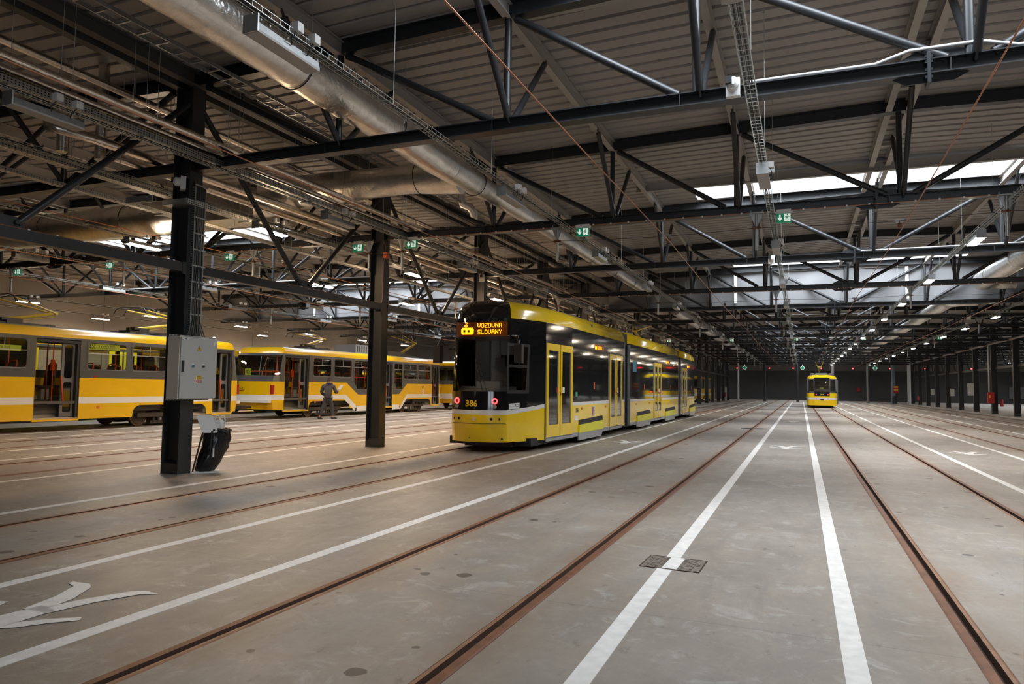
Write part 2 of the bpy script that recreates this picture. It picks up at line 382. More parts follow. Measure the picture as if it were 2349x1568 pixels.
# ------------------------------------------------------------------ setting: floor, roof, walls
def build_shell():
    mb = MB(); xs = [-36.5]; Y0, Y1 = -14, 126
    edges = []
    for xc, _ in TRACKS:
        for sgn in (-1, 1):
            xr = xc + sgn * 0.735; edges.append((xr - 0.075, xr + 0.075, sgn, xc))
    x = -36.5; inside = False
    for i, (a, b, sgn, xc) in enumerate(edges):
        mb.add([(x, Y0, 0), (a, Y0, 0), (a, Y1, 0), (x, Y1, 0)], [(0, 1, 2, 3)], 1 if sgn > 0 else 0); x = b
    mb.add([(x, Y0, 0), (38, Y0, 0), (38, Y1, 0), (x, Y1, 0)], [(0, 1, 2, 3)], 0)
    mb.add([(-37, Y0 - .5, -0.12), (38.5, Y0 - .5, -0.12), (38.5, Y1 + .5, -0.12), (-37, Y1 + .5, -0.12)], [(0, 1, 2, 3)], 0)
    struct('floor', mb, [M_walk, M_track])
    # walls
    w = MB(); w.box(-37, 38, 125.2, 125.6, 0, 4.72, 0); w.box(-37, 38, 125.25, 125.6, 4.72, 7.3, 1); struct('wall_far', w, [M_far, M_wall])
    w = MB(); w.box(-37, -36.5, -14, 125.2, 0, 7.0); 
    for i in range(24): w.box(-36.5, -36.47, -13 + 5.92 * i, -12.86 + 5.92 * i, 0, 7.0)
    struct('wall_left', w, M_wall)
    w = MB(); w.box(38, 38.5, -14, 125.2, 0, 7.0); struct('wall_right', w, M_far)
    w = MB(); gates = [(-.3, 3.7), (4.1, 8.1)]
    xs_ = [-37] + [v for g_ in gates for v in g_] + [38.5]
    for a, b in zip(xs_[::2], xs_[1::2]): w.box(a, b, -14.5, -14, 0, 7.0)
    for a, b in gates: w.box(a, b, -14.5, -14, 4.7, 7.0)
    struct('wall_back', w, M_wall)
    for i, (a, b) in enumerate(gates):
        g = MB()
        for r_ in range(4): g.add([(a + .08, -14.2, .1 + r_ * 1.15), (b - .08, -14.2, .1 + r_ * 1.15), (b - .08, -14.2, 1.17 + r_ * 1.15), (a + .08, -14.2, 1.17 + r_ * 1.15)], [(0, 1, 2, 3)], 0)
        for r_ in range(5): g.box(a, b, -14.25, -14.15, r_ * 1.15 - .03 + .05, r_ * 1.15 + .05 + .05, 1)
        for q in range(5): xm = a + (b - a) * q / 4; g.box(xm - .04, xm + .04, -14.25, -14.15, 0, 4.7, 1)
        o = g.obj('door_%d' % (i + 1), [M_gate, M_galv]); o['kind'] = 'structure'
    # corrugated deck
    d = MB(); prof = [(0.0, 0.0), (0.165, 0.0), (0.172, 0.007), (0.255, 0.007), (0.268, 0.042), (0.318, 0.042), (0.335, 0.0)]
    sky = [(YS, YS + 2.0) for YS in SKY_Y]
    for bname, c in BAYS.items():
        lo = {'left': -37.0, 'middle': -9.54, 'right': 13.02}[bname]; hi = {'left': -9.54, 'middle': 13.02, 'right': 38.4}[bname]
        segs = [(lo, c - 4.4), (c - 4.4, c), (c, c + 4.3), (c + 4.3, hi)]
        n = int((126 + 14) / 0.335)
        for r in range(n):
            for (a, za), (b, zb_) in zip(prof[:-1], prof[1:]):
                y0 = -14 + r * 0.335 + a; y1 = -14 + r * 0.335 + b; ym = (y0 + y1) / 2
                hole = any(s0 < ym < s1 and has_sky(bname, s0) for s0, s1 in sky)
                for si, (xa, xb) in enumerate(segs):
                    if hole and si in (1, 2): continue
                    d.add([(xa, y0, ZROOF(xa - c) + za), (xb, y0, ZROOF(xb - c) + za), (xb, y1, ZROOF(xb - c) + zb_), (xa, y1, ZROOF(xa - c) + zb_)], [(0, 3, 2, 1)])
    struct('ceiling', d, M_deck)
    # skylights
    n = 0
    for bname, c in BAYS.items():
        for ys in SKY_Y:
            if not has_sky(bname, ys): continue
            n += 1; x0, x1, y0, y1 = c - 4.4, c + 4.3, ys, ys + 2.0; z0 = 6.86; z1 = 7.42
            g = MB()
            for q in range(4):
                xa = x0 + (x1 - x0) * q / 4 + 0.03; xb = x0 + (x1 - x0) * (q + 1) / 4 - 0.03
                g.add([(xa, y0, z1), (xb, y0, z1), (xb, y1, z1), (xa, y1, z1)], [(0, 3, 2, 1)])
            w = bpy.data.objects.new('window_%d' % n, g.mesh('window_%d' % n, M_sky)); COL.objects.link(w); w['kind'] = 'structure'
            k = MB(); t = 0.04
            k.box(x0 - t, x1 + t, y0 - t, y0, z0, z1 + .03); k.box(x0 - t, x1 + t, y1, y1 + t, z0, z1 + .03); k.box(x0 - t, x0, y0, y1, z0, z1 + .03); k.box(x1, x1 + t, y0, y1, z0, z1 + .03)
            for q in (1, 2, 3):
                xm = x0 + (x1 - x0) * q / 4; k.box(xm - .03, xm + .03, y0, y1, z1 - .03, z1 + .02)
            k.obj('skylight_curb', M_curb, w)
            k = MB(); k.ibeam((x0 - 1.3, y0 - .12, 6.73), (x1 + 1.3, y0 - .12, 6.73), .22, .11); k.ibeam((x0 - 1.3, y1 + .42, 6.73), (x1 + 1.3, y1 + .42, 6.73), .22, .11)
            k.obj('header_beam', M_purlin, w)
def has_sky(b, ys): return ys > (15 if b == 'left' else (0 if b == 'middle' else 40))
SKY_Y = [18.4 + 11.84 * j for j in range(-2, 9)]
build_shell()

# ------------------------------------------------------------------ rails and painted floor lines
def build_rails():
    for xc, desc in TRACKS:
        for sgn, side in ((-1, 'left'), (1, 'right')):
            x = xc + sgn * 0.735; s = -sgn                      # groove lies towards the track centre
            def P(u): return x + s * u
            prof = [(-0.075, 0.002), (-0.06, 0.006), (-0.012, 0.007), (-0.006, -0.045), (0.032, -0.045), (0.038, 0.004), (0.060, 0.004), (0.075, -0.002)]
            if s < 0: prof = prof[::-1]
            mb = MB()
            for (u0, z0), (u1, z1) in zip(prof[:-1], prof[1:]):
                zm = (z0 + z1) / 2; mi = 2 if zm < -0.01 else (1 if abs((u0 + u1) / 2) > .045 and (u0 + u1) > 0 else 0)
                mb.add([(P(u0), -14, z0), (P(u1), -14, z1), (P(u1), 125.2, z1), (P(u0), 125.2, z0)], [(0, 1, 2, 3)], mi)
            o = mb.obj('rail', [M_rust, M_rustl, M_groove])
            tag(o, 'rusty grooved steel rail, %s rail of %s' % (side, desc), 'rail', 'rails set in the concrete floor')
    for xc, desc in TRACKS[1:]:
        for sgn, side in ((-1, 'left'), (1, 'right')):
            x = xc + sgn * (1.44 if xc != 10.77 else 1.5)
            mb = MB(); w = 0.058 if abs(xc) > 5 else 0.062
            mb.box(x - w, x + w, -14, 101.5, -0.001, 0.003)
            o = mb.obj('floor_line', M_line)
            tag(o, 'white line painted on the floor %s of %s' % ('left' if sgn < 0 else 'right', desc), 'floor line', 'white lines along the tracks')
build_rails()

def build_pictos():
    src = None
    def person_sym():
        m = MB(); O = (0, 0, 0.004); U = (1, 0, 0); V = (0, 1, 0)
        def poly(p): m.prism(p, [], O, U, V, 0.0)
        poly([(.17 * .6 * math.cos(a), -.46 + .17 * .6 * math.sin(a)) for a in [R(i * 30) for i in range(12)]])
        poly([(-.13, -.32), (.12, -.32), (.10, .06), (-.08, .10)])
        poly([(-.12, .0), (.03, .0), (-.03, .28), (-.17, .52), (-.26, .58), (-.42, .57), (-.42, .53), (-.31, .49), (-.19, .27)])
        poly([(-.04, .0), (.11, .0), (.17, .28), (.29, .54), (.40, .60), (.26, .625), (.17, .57), (.04, .30)])
        poly([(-.13, -.32), (-.12, -.20), (-.30, -.06), (-.36, .06), (-.43, .04), (-.37, -.12), (-.22, -.24)])
        poly([(.11, -.32), (.10, -.20), (.24, -.06), (.38, .04), (.42, -.01), (.30, -.12), (.20, -.26)])
        return m.mesh('pedestrian_symbol', M_line)
    me = person_sym()
    spots = [(-4.62, 3.22, 'at the near left corner of the picture'), (-4.50, 19.72, 'right of the black-fronted tram near its middle'), (-0.39, 20.25, 'in the middle walkway, the nearer one'),
             (3.83, 20.8, 'right of the distant tram, nearest of its walkway'), (3.83, 37.0, 'right of the distant tram, second of its walkway'), (-0.39, 37.0, 'between the lines before the distant tram'),
             (8.45, 33.0, 'in the walkway far right near the columns')]
    for i, (x, y, t) in enumerate(spots):
        o = bpy.data.objects.new('pedestrian_symbol', me); COL.objects.link(o); o.location = (x, y, 0)
        tag(o, 'worn painted walking figure on the floor %s' % t, 'floor marking', 'pedestrian symbols on the walkways')
build_pictos()

def build_manholes():
    m = MB(); m.box(-.24, .24, -.21, .21, -.02, .004)
    for i in range(11):
        for j in range(9):
            if rnd.random() < .78: m.box(-.215 + i * .041, -.19 + i * .041, -.19 + j * .043, -.165 + j * .043, .004, .007, 0)
    m.box(-.25, .25, -.22, -.21, -.02, .006, 1); m.box(-.25, .25, .21, .22, -.02, .006, 1); m.box(-.25, -.24, -.22, .22, -.02, .006, 1); m.box(.24, .25, -.22, .22, -.02, .006, 1)
    o = m.obj('manhole_cover', [M_iron, M_groove]); o.location = (-1.03, 6.30, 0); o.rotation_euler.z = R(-2)
    tag(o, 'square ribbed iron cover in the floor under the white line', 'manhole cover')
    p = MB(); p.box(-.062, .062, -.21, .21, .007, .0078); q = p.obj('paint_stripe', M_line, o); q['label'] = 'white line painted across the cover'
    me = None
    for (x, y, r, t) in ((-1.75, 29.4, .45, 'dark round cover between the rails, left of the two far lines'), (0.35, 52.0, .5, 'dark round cover on the line before the distant tram'), (-1.6, 46, .5, 'dark round cover far off near the right rail')):
        m = MB(); m.tube([(0, 0, -.02), (0, 0, .004)], r, 20, smooth=False); o = m.obj('manhole_cover', M_blackp); o.location = (x, y, 0)
        tag(o, t, 'manhole cover', 'round covers in the floor')
build_manholes()

# ------------------------------------------------------------------ steel frame
def build_truss():
    t = empty('roof_truss', (0, 0, 0), 'x', 'roof truss')
    zb = 5.085
    m = MB(); m.ibeam((-11.1, 0, zb), (11.1, 0, zb), .17, .18); 
    for x in NODES[1:-1]: m.box(x - .20, x - .185, -.085, .085, zb - .075, zb + .075)
    m.obj('bottom_chord', M_steel, t)
    m = MB(); z = lambda x: ZROOF(x) - .12
    m.ibeam((-11.25, 0, z(11.25)), (0, 0, z(0)), .235, .17); m.ibeam((0, 0, z(0)), (11.25, 0, z(11.25)), .235, .17); m.obj('top_chord', M_steel, t)
    for x in NODES[1:-1]:
        m = MB(); m.tube([(x, 0, zb + .06), (x, 0, z(x) - .1)], .05, 10); m.obj('post', M_steel, t)
    for i in range(4):
        for s in (-1, 1):
            a = (s * abs(NODES[i]) - s * (.12 if i else .2), 0, z(NODES[i]) - .13); b = (s * abs(NODES[i + 1]) + s * .22, 0, zb + .09)
            m = MB(); m.tube([a, b], .055, 12); m.obj('diagonal', M_steel, t)
    for i, x in enumerate(NODES[1:-1]):
        for s in (-1, 1):
            if i % 2 == 1 and i != 3 and s > 0 and False: continue
            m = MB(); m.tube([(x + .05, s * .03, zb + .02), (x + .05, s * .10, zb + .10)], .022, 8); m.tube([(x + .05, s * .09, zb + .09), (x + .05, s * 1.36, z(x) - .17)], .047, 12); m.tube([(x + .05, s * 1.35, z(x) - .18), (x + .05, s * 1.43, z(x) - .09)], .02, 8)
            m.obj('knee_brace', M_steel, t)
    m = MB(); m.box(-.42, -.385, -.11, .11, zb - .19, zb + .16); m.prism([(-.75, -.085), (0.0, -.085), (-.15, -.16), (-.62, -.16)], [], (0, 0.01, zb), (1, 0, 0), (0, 0, 1), .015)
    m.prism([(-.75, .085), (.25, .085), (-.1, .2), (-.45, .24)], [], (0, 0.01, zb), (1, 0, 0), (0, 0, 1), .015)
    for zz in (-.12, -.04, .05, .11):
        for yy in (-.07, .07): m.box(-.44, -.365, yy - .014, yy + .014, zb + zz - .014, zb + zz + .014)
    m.obj('splice_plate', M_steel, t)
    return t
def place_trusses():
    first = build_truss(); used = False
    for bname, ks in (('middle', range(0, 17)), ('left', range(0, 13)), ('right', range(5, 17))):
        for n, k in enumerate(ks):
            loc = (BAYS[bname], YK(k), 0)
            if not used: first.location = loc; o = first; used = True
            else: o = copy_tree(first, loc)
            lab = {'middle': 'dark steel roof truss across the middle hall, %s from the camera', 'left': 'dark steel roof truss above the parked old trams, %s from the camera',
                   'right': 'dark steel roof truss beyond the right-hand columns, %s from the camera'}[bname] % ORD[n]
            tag(o, lab, 'roof truss', 'roof trusses across the halls')
place_trusses()

def build_purlins():
    names = {'left': ['over the row behind the parked trams, outermost', 'over the far side of the parked trams, second', 'over the far side of the parked trams, third', 'fourth left of the ridge above the parked trams', 'along the ridge above the parked trams',
                      'first right of the ridge above the parked trams', 'second right of the ridge above the parked trams', 'third right of the ridge above the parked trams', 'left of the big columns'],
             'middle': ['right of the big left columns', 'above the foil duct, third left of the ridge', 'second left of the ridge in the middle hall', 'first left of the ridge in the middle hall', 'paired along the ridge of the middle hall',
                        'first right of the ridge in the middle hall', 'second right of the ridge in the middle hall', 'third right of the ridge in the middle hall', 'left of the right-hand columns']}
    for b in ('left', 'middle'):
        c = BAYS[b]
        for i, x in enumerate(NODES):
            m = MB(); z = ZROOF(x) - .125; xs = [x]
            if i == 4: xs = [x - .17, x + .17]
            y0 = 0.0; y1 = 103.6 if b == 'middle' else 80
            for xx in xs:
                m.ibeam((c + xx, y0, z), (c + xx, y1, z), .225, .115 if i not in (0, 8) else .16)
            if i == 4:
                for k in range(40): m.box(c - .15, c + .15, 1 + k * 1.6, 1.12 + k * 1.6, z - .02, z + .05)
            o = m.obj('roof_purlin', M_beam if (b, i) in (('left', 8), ('middle', 0), ('left', 7)) else M_purlin)
            tag(o, 'grey roof beam running lengthwise %s' % names[b][i], 'roof beam', 'lengthwise beams under the roof deck')
build_purlins()

def build_columns():
    def proto():
        t = empty('steel_column', (0, 0, 0), 'x', 'column')
        m = MB(); m.ibeam((0, 0, 0.0), (0, 0, 6.66), .37, .27, .02, .012, up=(1, 0, 0)); m.obj('shaft', M_column, t)
        m = MB(); m.box(-.165, .165, -.128, -.006, 0.0, .17); m.add([(-.165, -.128, .17), (.165, -.128, .17), (.165, -.008, .215), (-.165, -.008, .215)], [(0, 1, 2, 3)]); m.box(-.165, .165, .006, .128, 0, .18); m.obj('base_stub', M_column, t)
        m = MB(); m.box(-.20, .20, -.15, .15, 0, .006); m.obj('base_plate', M_galv, t)
        return t
    p = proto(); used = False; out = {}
    for side, x, ks in (('left', -9.54, range(0, 17)), ('right', 13.2, range(4, 17))):
        for n, k in enumerate(ks):
            loc = (x, YK(k) + .02, 0)
            if not used: p.location = loc; o = p; used = True
            else: o = copy_tree(p, loc)
            extra = ''
            if side == 'left': lab = ['dark steel column carrying the big grey electrical cabinet', 'dark steel column with the small orange box near its top', 'dark steel column standing just left of the black-fronted tram roof'][n] if n < 3 else 'dark steel column of the left row, %s from the camera' % ORD[n]
            else: lab = 'dark steel column of the right-hand row, %s from the camera' % ORD[n]
            tag(o, lab, 'column', 'steel columns between the halls'); out[(side, k)] = o
    # longitudinal bracing between the columns
    t = empty('bracing_frame', (0, 0, 0), 'x', 'bracing'); L = 5.92
    m = MB(); m.ibeam((.12, .14, 3.375), (.12, L - .14, 3.375), .15, .15, .015, .15); m.box(.04, .2, .12, .2, 3.26, 3.46); m.box(.04, .2, L - .2, L - .12, 3.26, 3.46); m.obj('bottom_rail', M_steel, t)
    for a, b in (((.12, .16, 6.1), (.12, L / 2 - .14, 3.52)), ((.12, L - .16, 6.1), (.12, L / 2 + .14, 3.52))):
        m = MB(); m.tube([a, b], .052, 12); m.obj('brace', M_steel, t)
    m = MB(); m.box(.10, .14, L / 2 - .24, L / 2 + .24, 3.44, 3.60); m.tube([(.06, L / 2 - .12, 3.53), (.18, L / 2 - .12, 3.53)], .03, 8); m.tube([(.06, L / 2 + .12, 3.53), (.18, L / 2 + .12, 3.53)], .03, 8); m.obj('gusset_plate', M_steel, t)
    used = False
    for side, x, ks in (('left', -9.54, range(-1, 16)), ('right', 13.2, range(4, 16))):
        for n, k in enumerate(ks):
            loc = (x, YK(k), 0)
            if not used: t.location = loc; o = t; used = True
            else: o = copy_tree(t, loc)
            tag(o, 'dark V-shaped bracing between columns of the %s row, %s from the camera' % ('left' if side == 'left' else 'right-hand', ORD[n]), 'bracing', 'bracing between the columns')
    return out
COLUMNS = build_columns()

def end_posts():
    for x, y, r, m, lab in ((-8.1, 103.6, .13, M_white, 'white round post at the far end of the left columns'), (-10.05, 103.2, .2, M_galv, 'pale post with boxes at the end of the left column row'), (-4.62, 103.6, .15, M_steel, 'dark far post left of the distant tram'), (-.45, 103.6, .15, M_steel, 'dark far post just left of the distant tram'),
                            (3.9, 103.6, .17, mat('warm_grey_post', (.16, .145, .12), .5), 'grey far post right behind the distant tram'), (8.05, 103.6, .15, mat('warm_grey_post', (.16, .145, .12), .5), 'lone grey far post right of the distant tram'),
                            (11.1, 104.5, .22, mat('blue_grey_post', (.20, .25, .29), .5), 'blue grey far post carrying a red notice'), (13.1, 106, .22, M_white, 'white round post at the far end of the right columns')):
        m_ = MB(); m_.tube([(0, 0, 0), (0, 0, 6.4)], r, 12); m_.tube([(0, 0, 0), (0, 0, .25)], r * 1.25, 12)
        o = m_.obj('end_post', m); o.location = (x, y, 0); tag(o, lab, 'post')
end_posts()

def build_curtains():
    for b, ys in (('middle', 32.68), ('left', 32.68)):
        c = BAYS[b]; m = MB(); n = 120; x0, x1 = c - 11.1, c + 11.1; cols = []
        for i in range(n + 1):
            x = x0 + (x1 - x0) * i / n
            zt = ZROOF(x - c) - .02; row = []
            for j in range(7):
                z = zt + (5.19 - .025 * math.sin(i * .35) - zt) * j / 6
                y = ys + .06 * math.sin(i * .9 + j * .5) * (j / 6) + .035 * math.sin(i * .37 + j * 1.1)
                row.append((x, y, z))
            cols.append(row)
        vs = [p for r_ in cols for p in r_]; fs = [(i * 7 + j, (i + 1) * 7 + j, (i + 1) * 7 + j + 1, i * 7 + j + 1) for i in range(n) for j in range(6)]
        m.add(vs, fs, 0, True)
        for i in range(0, n, 12): m.box(cols[i][0][0], cols[i][0][0] + .13, ys - .11, ys - .10, 5.3, ZROOF(cols[i][0][0] - c) - .3, 1) if i in (36, 72) else None
        o = m.obj('smoke_curtain', [M_curtain, M_white])
        tag(o, 'grey fabric smoke curtain hung in the roof of the %s' % ('middle hall' if b == 'middle' else 'hall above the parked trams'), 'smoke curtain')
build_curtains()

# ------------------------------------------------------------------ ducts and pipes
def ring(mb, c, r, axis, mi=0, w=.008):
    c = Vector(c); n = 24
    pts = []
    for j in range(n):
        a = 2 * math.pi * j / n
        pts.append(c + (Vector((math.cos(a), 0, math.sin(a))) if axis == 'y' else Vector((0, math.cos(a), math.sin(a)))) * r)
    mb.tube(pts, w, 6, mi, closed=True)
def foil(mb, pts, r, n=28):
    """tube with fine lengthwise steps so that bulges and creases read"""
    pts = [Vector(p) for p in pts]; rr = r if isinstance(r, list) else [r] * len(pts); P = []; Q = []
    for i in range(len(pts) - 1):
        L = (pts[i + 1] - pts[i]).length; k = max(1, int(L / .22))
        for j in range(k):
            t = j / k; P.append(pts[i].lerp(pts[i + 1], t)); Q.append((rr[i] * (1 - t) + rr[i + 1] * t) * (1 + .016 * math.sin(j * 2.1 + i) + .012 * (rnd.random() - .5)))
    P.append(pts[-1]); Q.append(rr[-1]); return mb.tube(P, Q, n)
def build_ducts():
    t = empty('ventilation_duct', (-6.29, 2.5, 0), 'large foil-wrapped ventilation duct running towards the black-fronted tram, branching to the left', 'duct')
    of = (-6.29, 2.5, 0)
    m = MB(); foil(m, [(-6.29, 2.5, 5.77), (-6.29, 10.4, 5.77), (-6.27, 10.9, 5.74), (-6.24, 11.4, 5.70), (-6.22, 11.9, 5.69)], [.305, .305, .31, .30, .285])
    foil(m, [(-6.22, 11.9, 5.69), (-6.22, 13.3, 5.69), (-6.24, 13.9, 5.72), (-6.29, 31.7, 5.80)], [.285, .25, .205, .205]); m.obj('main_pipe', M_alu, t, of)
    m = MB(); foil(m, [(-6.25, 12.55, 5.69), (-6.9, 12.5, 5.70), (-7.4, 12.5, 5.71), (-10.2, 12.5, 5.70), (-10.7, 12.5, 5.64), (-11.2, 12.5, 5.55)], [.36, .33, .29, .35, .37, .36]); m.obj('branch_pipe', M_alu, t, of)
    m = MB(); m.box(-12.9, -11.1, 12.12, 12.9, 5.14, 5.80); m.obj('transition_box', M_alu, t, of)
    m = MB(); foil(m, [(-12.8, 12.5, 5.44), (-24.0, 12.5, 5.36)], [.40, .40]); m.obj('branch_pipe', M_alu, t, of)
    for y, r in ((5.0, .318), (7.55, .318), (9.95, .318), (13.1, .272), (16, .214), (19, .214), (22, .214), (25, .214), (28, .214)):
        m = MB(); ring(m, (-6.29 if y < 11 or y > 15 else -6.22, y, 5.77 if y < 11 else (5.69 if y < 14 else 5.74)), r, 'y'); m.obj('strap', M_black, t, of)
    for x, r, z in ((-7.15, .315, 5.705), (-15.2, .41, 5.43), (-18.1, .41, 5.41), (-20.8, .41, 5.39)):
        m = MB(); ring(m, (x, 12.5, z), r, 'x'); m.obj('strap', M_black, t, of)
    for y in (4.5, 7.5, 9.9, 16, 19, 22, 25, 28):
        m = MB(); m.tube([(-6.29 + (.31 if y < 11 else .21), y, 5.77), (-6.29 + (.31 if y < 11 else .21), y, 6.78)], .005, 5); m.obj('hanger_rod', M_galvd, t, of)
    # continuation beyond the curtain
    m = MB(); foil(m, [(-6.25, 38.6, 5.72), (-6.25, 84, 5.72)], .26, 20); o = m.obj('ventilation_duct', M_alu, None, (-6.25, 38.6, 0))
    tag(o, 'foil ventilation duct continuing behind the smoke curtain, above the black-fronted tram', 'duct')
    m = MB(); foil(m, [(6.35, 14.0, 5.72), (6.35, 31.2, 5.72), (6.40, 31.7, 5.74), (6.75, 32.1, 5.74), (7.6, 32.2, 5.74)], [.32, .32, .31, .27, .26], 24); ring(m, (6.35, 26.2, 5.72), .325, 'y'); ring(m, (6.35, 29.6, 5.72), .325, 'y')
    o = m.obj('ventilation_duct', M_alu, None, (6.35, 14, 0)); tag(o, 'foil ventilation duct at the right edge, ending in an elbow at the curtain', 'duct')
    m = MB(); foil(m, [(7.4, 37.3, 5.72), (6.7, 37.4, 5.72), (6.35, 37.9, 5.72), (6.35, 84, 5.72)], .30, 20); o = m.obj('ventilation_duct', M_alu, None, (6.35, 37.5, 0)); tag(o, 'foil ventilation duct right of the lit lamp row, beyond the curtain', 'duct')
    # thin insulated pipes
    for x, z, r, y0, y1, lab in ((-8.60, 5.28, .058, 2, 60, 'thin foil-wrapped pipe passing in front of the cabinet column'), (-10.15, 6.17, .062, 2, 60, 'thin foil-wrapped pipe passing behind the top of the cabinet column'),
                                 (-10.18, 5.26, .075, 7.1, 60, 'foil-wrapped pipe with a bent end left of the cabinet column'), (-10.52, 5.20, .075, 8.2, 60, 'foil-wrapped pipe, lower left one of the pair left of the cabinet column'),
                                 (-8.83, 5.225, .045, 2, 60, 'thinnest foil pipe running close along the left columns')):
        m = MB(); n = int((y1 - y0) / .5); pts = [(x, y0 + (y1 - y0) * i / n, z) for i in range(n + 1)]
        if 'bent end' in lab: pts = [(x - .32, y0, z + .3), (x - .3, y0, z + .05)] + [(x - .1, y0 + .02, z)] + pts[1:]
        m.tube(pts, r, 14)
        for i in range(0, int((y1 - y0) / 1.1)):
            ring(m, (x, y0 + 1 + i * 1.1, z), r + .002, 'y', 0, .004)
        for i in range(0, int((min(y1, 34) - y0) / 2.9)): m.tube([(x, y0 + 1.2 + i * 2.9, z), (x, y0 + 1.2 + i * 2.9, ZROOF(11.1))], .0045, 5, 1)
        o = m.obj('insulated_pipe', [M_pipe, M_galvd], None, (x, y0, z)); tag(o, lab, 'pipe')
    for i, (x, y) in enumerate(((-11.1, 7.75), (-10.6, 8.05))):
        m = MB(); m.tube([(x, y, 5.2 - .1 * i), (x, y, 6.75)], .085, 14); o = m.obj('drop_pipe', M_pipe, None, (x, y, 5.2)); tag(o, ['upright foil drop pipe left of the cabinet column, outer one', 'upright foil drop pipe left of the cabinet column, inner one'][i], 'pipe')
    m = MB(); m.tube([(12.85, 36, 5.1), (12.85, 103, 5.1)], .075, 10); m.tube([(12.85, 62.0, 1.6), (12.85, 62.0, 5.05)], .055, 8); o = m.obj('sprinkler_main', M_galv, None, (12.85, 36, 5.1)); tag(o, 'long pale pipe running along the tops of the right-hand columns', 'pipe')
    m = MB(); m.tube([(-7.9, 15.9, 6.8), (-7.9, 15.9, 6.2), (-7.88, 15.95, 6.08), (-7.75, 16.1, 6.03), (-7.68, 16.2, 5.9), (-7.7, 16.25, 5.7)], .10, 14); o = m.obj('vent_pipe', M_alu, None, (-7.9, 15.9, 6)); tag(o, 'short crooked foil pipe hanging from the roof beyond the duct branch', 'pipe')
build_ducts()

